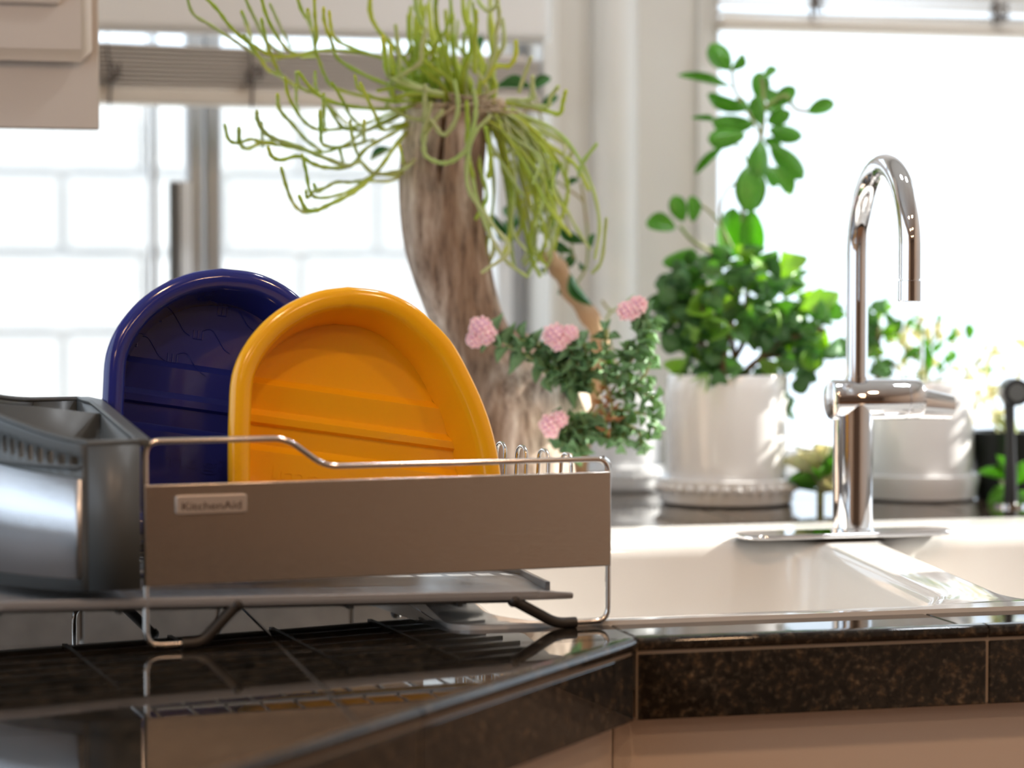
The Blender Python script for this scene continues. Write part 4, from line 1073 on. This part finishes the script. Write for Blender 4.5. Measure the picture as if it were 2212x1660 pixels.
# ------------------------------------------------------------------ mistletoe cactus on top of the driftwood
rc = P(1000, 236, DW)
rh = thing('mistletoe_cactus', rc, 'light green mistletoe cactus with thin trailing stems growing on top of the driftwood stump', 'plant')
def stem(pts, r=.0026, m='rhip', dd=0.0, jit=.012, bd=0.0):
    n = len(pts); o = rnd.uniform(-jit, jit)
    q = []
    for i, (x, y) in enumerate(pts):
        t = 1 - i / max(1, n - 1)         # 1 at the tip
        q.append(P(x, y, DW + bd + dd * t + o * (.3 + t)))
    c_ = crom(q, 5); m_ = len(c_)
    MB().tube(c_, [r * .86 * (1.0 if i > 2 else .75 + .1 * i) * (1 + .18 * math.sin(i * 1.9)) for i in range(m_)], 6).build('stem', M[m], rh, smooth=80)
c4 = lambda L: [(400 + x / 2.458, y / 2.458) for x, y in L]
LS = [[(5, -40), (40, 70), (130, 130), (220, 190), (330, 260), (430, 320), (540, 300), (660, 290)], [(90, -30), (170, 50), (230, 130), (300, 200), (360, 240), (450, 290), (560, 300), (700, 270), (850, 270), (1050, 310), (1200, 420), (1350, 500)],
 [(310, -30), (350, 60), (380, 120), (400, 165), (440, 230), (520, 290)], [(400, -30), (430, 80), (480, 180), (540, 260), (620, 300), (690, 300)], [(300, 60), (330, 140), (350, 215)], [(590, -30), (620, 60), (655, 110), (680, 180), (690, 280)],
 [(685, -30), (690, 100), (700, 200), (690, 260), (715, 330), (740, 400), (800, 470), (1000, 520), (1250, 540)], [(735, 40), (740, 120), (780, 230), (820, 320), (1000, 420), (1250, 510)], [(765, 60), (775, 150), (800, 210), (900, 260), (1050, 310)], [(405, 100), (420, 180), (440, 250), (490, 370), (530, 420), (600, 470)],
 [(310, 190), (390, 300), (440, 370), (500, 400), (560, 440)], [(530, 410), (545, 500), (590, 590), (650, 660), (720, 690), (850, 680), (950, 660), (1100, 600), (1300, 540)], [(490, 500), (500, 580), (560, 650), (640, 740), (720, 800)], [(590, 380), (600, 450), (640, 480), (720, 510), (780, 600), (830, 670), (900, 690), (1000, 680), (1250, 560)],
 [(590, 450), (590, 540), (600, 590)], [(210, 660), (230, 740), (280, 760), (350, 740), (420, 760), (500, 770), (600, 790), (720, 810), (850, 770), (950, 700), (1100, 620), (1300, 540)], [(285, 680), (290, 760), (330, 790), (400, 760), (470, 750)], [(380, 590), (385, 640), (420, 700), (480, 740), (600, 780), (720, 830), (860, 880), (930, 860), (1000, 920), (1130, 910), (1220, 850), (1280, 740), (1330, 600)],
 [(405, 650), (412, 780)], [(440, 780), (460, 830), (510, 850), (600, 830), (680, 870), (760, 890), (880, 880), (960, 790), (1080, 720), (1200, 650), (1320, 560)], [(620, 820), (640, 900), (660, 1010), (700, 1050), (800, 1040), (900, 1000), (1000, 930), (1130, 930), (1230, 850)], [(510, 890), (540, 1000), (580, 1090), (640, 1130), (690, 1110)],
 [(605, 1040), (640, 1110), (690, 1120), (760, 1090), (880, 1030), (960, 970), (1050, 870), (1150, 730), (1280, 600)], [(640, 1010), (650, 1050), (690, 1010), (740, 1000), (800, 970), (880, 970), (960, 960), (1100, 960), (1200, 890)], [(685, 980), (700, 1020), (740, 1000)], [(715, 590), (720, 700), (735, 770), (850, 780), (1000, 740)], [(735, 500), (735, 620), (740, 700)], [(875, 640), (890, 740), (930, 850), (1000, 920)],
 [(820, 790), (840, 870)], [(950, 640), (950, 760)], [(930, 440), (970, 530), (1010, 610), (1060, 690), (1250, 620)], [(780, 440), (840, 540), (880, 620), (960, 690)], [(690, 380), (690, 420), (700, 480), (760, 560), (860, 660)], [(1050, 190), (1060, 300), (1080, 400), (1200, 480), (1330, 520)], [(1090, 240), (1100, 340), (1120, 420), (1250, 490)], [(1140, 770), (1160, 880)], [(900, 400), (930, 480), (1080, 540), (1300, 530)], [(600, 380), (700, 500), (850, 560), (1100, 580), (1300, 540)],
 [(450, 20), (500, 130), (560, 250)], [(650, 50), (665, 130), (690, 200)]]
for L in LS: stem(c4(L), rnd.uniform(.0022, .0031), 'rhip' if rnd.random() < .8 else 'rhipd', -.22, .02)
c8 = lambda L: [(800 + x / 4.424, y / 4.424) for x, y in L]
LC = [[(120, 340), (140, 500), (150, 640), (190, 740), (400, 830), (700, 900)], [(195, 440), (200, 640), (260, 800), (600, 900)], [(240, 230), (260, 400), (280, 600), (300, 750), (600, 880)], [(530, 260), (490, 450), (470, 600), (300, 720), (190, 800), (220, 920), (420, 900)], [(430, -30), (440, 100), (500, 240)], [(520, 800), (520, 1000), (520, 1200), (570, 1000), (580, 980)],
 [(800, 760), (840, 1000), (800, 1180), (700, 1290), (610, 1190), (560, 1150), (380, 1130), (200, 1040), (150, 1000)], [(985, 850), (1010, 1000), (990, 1200), (920, 1420), (800, 1530), (680, 1560), (540, 1500), (510, 1400), (550, 1240), (700, 1050)], [(920, 960), (930, 1200), (930, 1450), (980, 1700)], [(1100, 1210), (1130, 1350), (1150, 1550), (1130, 1700)], [(1390, 380), (1390, 520), (1330, 630), (1200, 640), (1080, 800)],
 [(1540, 540), (1480, 700), (1420, 880)], [(1215, -20), (1230, 150), (1200, 330), (1190, 500), (1100, 750)], [(1010, 90), (1010, 220), (1000, 400), (1000, 700)], [(1210, -10), (1200, 60), (1120, 100), (1060, 50), (1030, 0)], [(1550, 720), (1550, 850), (1540, 950), (1300, 960)], [(1800, 820), (1720, 930), (1680, 1020), (1400, 980)], [(1870, 860), (1840, 980), (1800, 1090), (1600, 1030), (1300, 980)], [(60, 870), (200, 850), (230, 930), (420, 900), (700, 920)], [(580, 1000), (540, 1150), (500, 1300), (520, 1450)]]
for L in LC: stem(c8(L), .0032, 'rhip' if rnd.random() < .65 else 'rhipd', -.03, .015, -.085)
for i in range(46):                       # upright stems in the middle
    x0, y0 = rnd.uniform(880, 1075), rnd.uniform(205, 240); xt = x0 + rnd.gauss(-20, 35); yt = rnd.uniform(-70, 130)
    L = [(xt, yt), (xt + rnd.uniform(-10, 10), yt + (y0 - yt) * .35), (x0 + rnd.uniform(-15, 15), yt + (y0 - yt) * .7), (x0, y0)]
    stem(L, rnd.uniform(.0022, .0034), 'rhip' if rnd.random() < .8 else 'rhipd', rnd.uniform(-.08, .06), .04)
for i in range(40):                       # strands trailing down on the right
    x0, y0 = rnd.uniform(1010, 1110), rnd.uniform(225, 260); xm = x0 + rnd.uniform(10, 150); xt = xm + rnd.uniform(-25, 50); yt = rnd.uniform(390, 600) - max(0, xm - 1180) * .6
    L = [(xt - rnd.uniform(-40, 30), yt), (xt, yt - 50), (xm, (y0 + yt) / 2), ((x0 + xm) / 2, y0 + 40), (x0, y0)]
    stem(L, rnd.uniform(.0020, .0032), 'rhip' if rnd.random() < .5 else 'rhipd', rnd.uniform(-.06, .06), .04)
for L in ([(1040, 590), (1100, 540), (1060, 480), (1010, 400), (1020, 300), (1060, 250)], [(1140, 600), (1090, 560), (1055, 500), (1030, 430), (1015, 350)], [(1285, 560), (1295, 480), (1270, 380), (1210, 290), (1120, 245)], [(1310, 470), (1300, 560), (1280, 590)], [(1290, 310), (1260, 350), (1250, 380)]):
    stem(L, .0028, 'rhipd', -.03, .01, -.08)
for i in range(34):                       # brown matted roots at the crown
    p = [(rnd.gauss(1010, 55), rnd.gauss(225, 14)) for _ in range(4)]
    MB().tube(crom([P(x, y, DW + rnd.uniform(-.05, .05)) for x, y in p], 5), .0016, 5).build('root', M['root'], rh)
b = MB()
for i in range(14): b.ball(P(rnd.gauss(1000, 42), rnd.gauss(243, 8), DW + rnd.uniform(-.03, .03)), rnd.uniform(.010, .018), 8)
b.build('root_ball', M['root'], rh)

# ------------------------------------------------------------------ vine with dark leaves on a bare stick, right of the driftwood
DH = DW + .10
hy = thing('vine_stick', P(1290, 710, DH), 'dark green round leaved vine climbing a bare tan stick behind the pink flowers', 'plant')
MB().tube(crom([P(1176, 545, DH), P(1205, 580, DH), P(1240, 640, DH), P(1288, 712, DH), P(1290, 800, DH + .02), P(1260, 930, DH + .04), V((*P(1250, 1000, DH + .06).to_2d(), ZL))], 6), [.0115 + .002 * math.sin(i * 1.3) for i in range(37)], 10).build('stick', M['twig'], hy, smooth=60)
hme = [leaf_mesh('leaf', M['hoya'], s, 4, 7, .08, .3, .12) for s in (OBO, ROU)]
h3 = lambda x, y: (1000 + x / 4.882, 380 + y / 4.882)
HL = [((1080, 120), (1220, 30), 80), ((960, 560), (960, 400), 60), ((960, 500), (1260, 710), 130), ((1180, 820), (930, 730), 120), ((1180, 830), (1090, 970), 120), ((1350, 760), (1380, 600), 75), ((1210, 900), (1320, 1000), 90), ((1130, 1030), (1330, 1380), 110), ((430, 330), (530, 440), 130), ((800, 520), (840, 190), 60), ((300, 380), (430, 700), 120), ((420, 460), (540, 680), 100), ((880, 1040), (810, 970), 50), ((1010, 1190), (1010, 1260), 36), ((1000, 60), (880, 130), 70), ((560, 400), (540, 560), 70)]
for (x0, y0), (x1, y1), w in HL:
    o = rnd.uniform(-.02, .03); put_leaf('leaf', hme[rnd.randrange(2)], hy, P(*h3(x0, y0), DH + o), P(*h3(x1, y1), DH + o + rnd.uniform(-.02, .02)), TOCAM + rv(.35), w / 4.882 * DH / F_PX)
for x0, y0, x1, y1, w in ((840, 262, 812, 280, 22), (845, 320, 797, 345, 22), (1150, 190, 1190, 165, 26), (1150, 190, 1070, 180, 22), (1120, 290, 1165, 320, 24), (1170, 235, 1205, 205, 22), (1120, 250, 1080, 270, 18), (925, 150, 930, 128, 16), (1030, 120, 1040, 75, 20), (1190, 350, 1175, 430, 40), (1210, 350, 1180, 410, 30)):
    put_leaf('leaf', hme[1], hy, P(x0, y0, DH + .03), P(x1, y1, DH + .03), TOCAM + rv(.4) + V((0, 0, .6)), w * DH / F_PX)
for L in ([(1150, 190), (1180, 300), (1195, 400), (1225, 480), (1240, 560)], [(1255, 395), (1262, 440), (1270, 520), (1265, 580), (1240, 620)], [(840, 270), (950, 260), (1120, 250), (1150, 190)], [(800, 345), (900, 300), (1120, 250)], [(1200, 390), (1250, 425), (1262, 440)], [(1195, 400), (1190, 480), (1215, 560)], [(1300, 650), (1320, 672), (1345, 660), (1370, 640)], [(1320, 672), (1310, 700), (1330, 790)]):
    MB().tube(crom([P(x, y, DH + .02) for x, y in L], 5), .0018, 6).build('tendril', M['stem'], hy)

# ------------------------------------------------------------------ trailing sedum with pink flower heads
DS = 2.655
sc = P(1290, 850, DS)
sdm = thing('trailing_sedum', sc, 'trailing green sedum with four pink flower heads hanging off the driftwood stub', 'plant')
sme = [leaf_mesh('leaf', M['sed'], LAN, 4, 5, .16, .5, .18), leaf_mesh('leaf', M['sed'], OBO, 4, 5, .16, .4, .25)]
dme = leaf_mesh('leaf', M['sedr'], LAN, 3, 4, .1, .4, .4)
def sedum_stem(pts, L_=.027, w=.0130, step=.0066, dd=-.03, me=sme, r=.0019):
    n = len(pts); c_ = crom([P(x, y, DS + dd * i / n) for i, (x, y) in enumerate(pts)], 6)
    MB().tube(c_, r, 6).build('stem', M['stem'], sdm)
    acc = 0; k_ = 0
    for i in range(1, len(c_)):
        acc += (c_[i] - c_[i - 1]).length
        if acc >= step:
            acc = 0; k_ += 1; t = (c_[i] - c_[i - 1]).normalized(); u = UPV - t * UPV.dot(t)
            if u.length < .2: u = RX - t * RX.dot(t)
            u.normalize(); v_ = t.cross(u); ph = (k_ % 2) * math.pi / 2 * .8 + rnd.uniform(-.2, .2)
            for s in (0, math.pi):
                d_ = u * math.cos(ph + s) + v_ * math.sin(ph + s); o_ = (d_ + t * .45 + rv(.1)).normalized(); l = L_ * rnd.uniform(.85, 1.15)
                put_leaf('leaf', me[rnd.randrange(len(me))], sdm, c_[i], c_[i] + o_ * l, t - o_ * t.dot(o_) + d_ * .0, w)
    return c_[-1], (c_[-1] - c_[-4]).normalized()
def flower(px, py, rx, ry, lobes):
    b = MB()
    for lx_, ly_, lr in lobes:
        c_ = P(px + lx_, py + ly_, DS - .035)
        for i in range(int(lr * 2.1)):
            th = math.acos(1 - 2 * (i + .5) / (lr * 2.1)); ph = 2.39996 * i; d_ = V((math.sin(th) * math.cos(ph), math.sin(th) * math.sin(ph), math.cos(th)))
            b.ball(c_ + d_ * lr * DS / F_PX * rnd.uniform(.86, 1.06), .0023 * rnd.uniform(.75, 1.2), 5)
    o = b.build('flower_head', M['pink'], sdm); o['kind'] = 'stuff'
    b = MB()
    for lx_, ly_, lr in lobes: b.ball(P(px + lx_, py + ly_, DS - .035), lr * DS / F_PX * .88, 10)
    b.build('floret_gap_shade', M['pinkshade'], o); return o  # inner balls in darker pink put the shade between florets into colour
for px, py, lobes in ((1038, 716, [(0, -8, 24), (-12, 18, 17), (14, 8, 20)]), (1208, 722, [(-10, 2, 24), (-2, 20, 17), (24, -2, 17), (14, 8, 14)]), (1364, 666, [(-8, 6, 21), (14, -6, 19), (4, 2, 18)]), (1194, 914, [(-6, 4, 22), (14, -8, 17), (-4, 18, 15)])):
    flower(px, py, 0, 0, lobes)
sedum_stem([(1290, 850), (1230, 805), (1170, 785), (1110, 752), (1060, 722)])
sedum_stem([(1285, 840), (1255, 800), (1235, 765), (1218, 735)], .024)
sedum_stem([(1300, 830), (1340, 780), (1385, 740), (1402, 700), (1378, 672)], .020)
sedum_stem([(1300, 850), (1308, 780), (1308, 712)], .020)
sedum_stem([(1300, 870), (1268, 930), (1225, 925), (1200, 915)], .021)
sedum_stem([(1310, 870), (1370, 845), (1412, 862)], .018)
sedum_stem([(1310, 880), (1362, 890), (1408, 900), (1415, 930)], .018)
sedum_stem([(1310, 885), (1345, 920), (1342, 955)], .018)
sedum_stem([(1295, 880), (1262, 940), (1248, 975)], .022)
sedum_stem([(1285, 835), (1235, 830), (1205, 800), (1175, 805)], .026, .011, .009)
sedum_stem([(1285, 820), (1270, 780), (1262, 740)], .020)
sedum_stem([(1310, 860), (1385, 820), (1405, 775)], .020)
sedum_stem([(1300, 840), (1350, 800), (1395, 720), (1390, 695)], .022)
sedum_stem([(1285, 830), (1210, 790), (1160, 745), (1120, 735)], .024)
sedum_stem([(1305, 890), (1330, 925), (1310, 950)], .02)
sedum_stem([(1280, 880), (1235, 945), (1215, 960)], .022)
sedum_stem([(1305, 900), (1375, 930), (1385, 965)], .016)
sedum_stem([(1290, 850), (1305, 890), (1310, 940)], .014, .005, .008, -.035, [dme], .0022)
sedum_stem([(1300, 820), (1318, 860), (1325, 900)], .014, .005, .008, -.03, [dme], .0022)
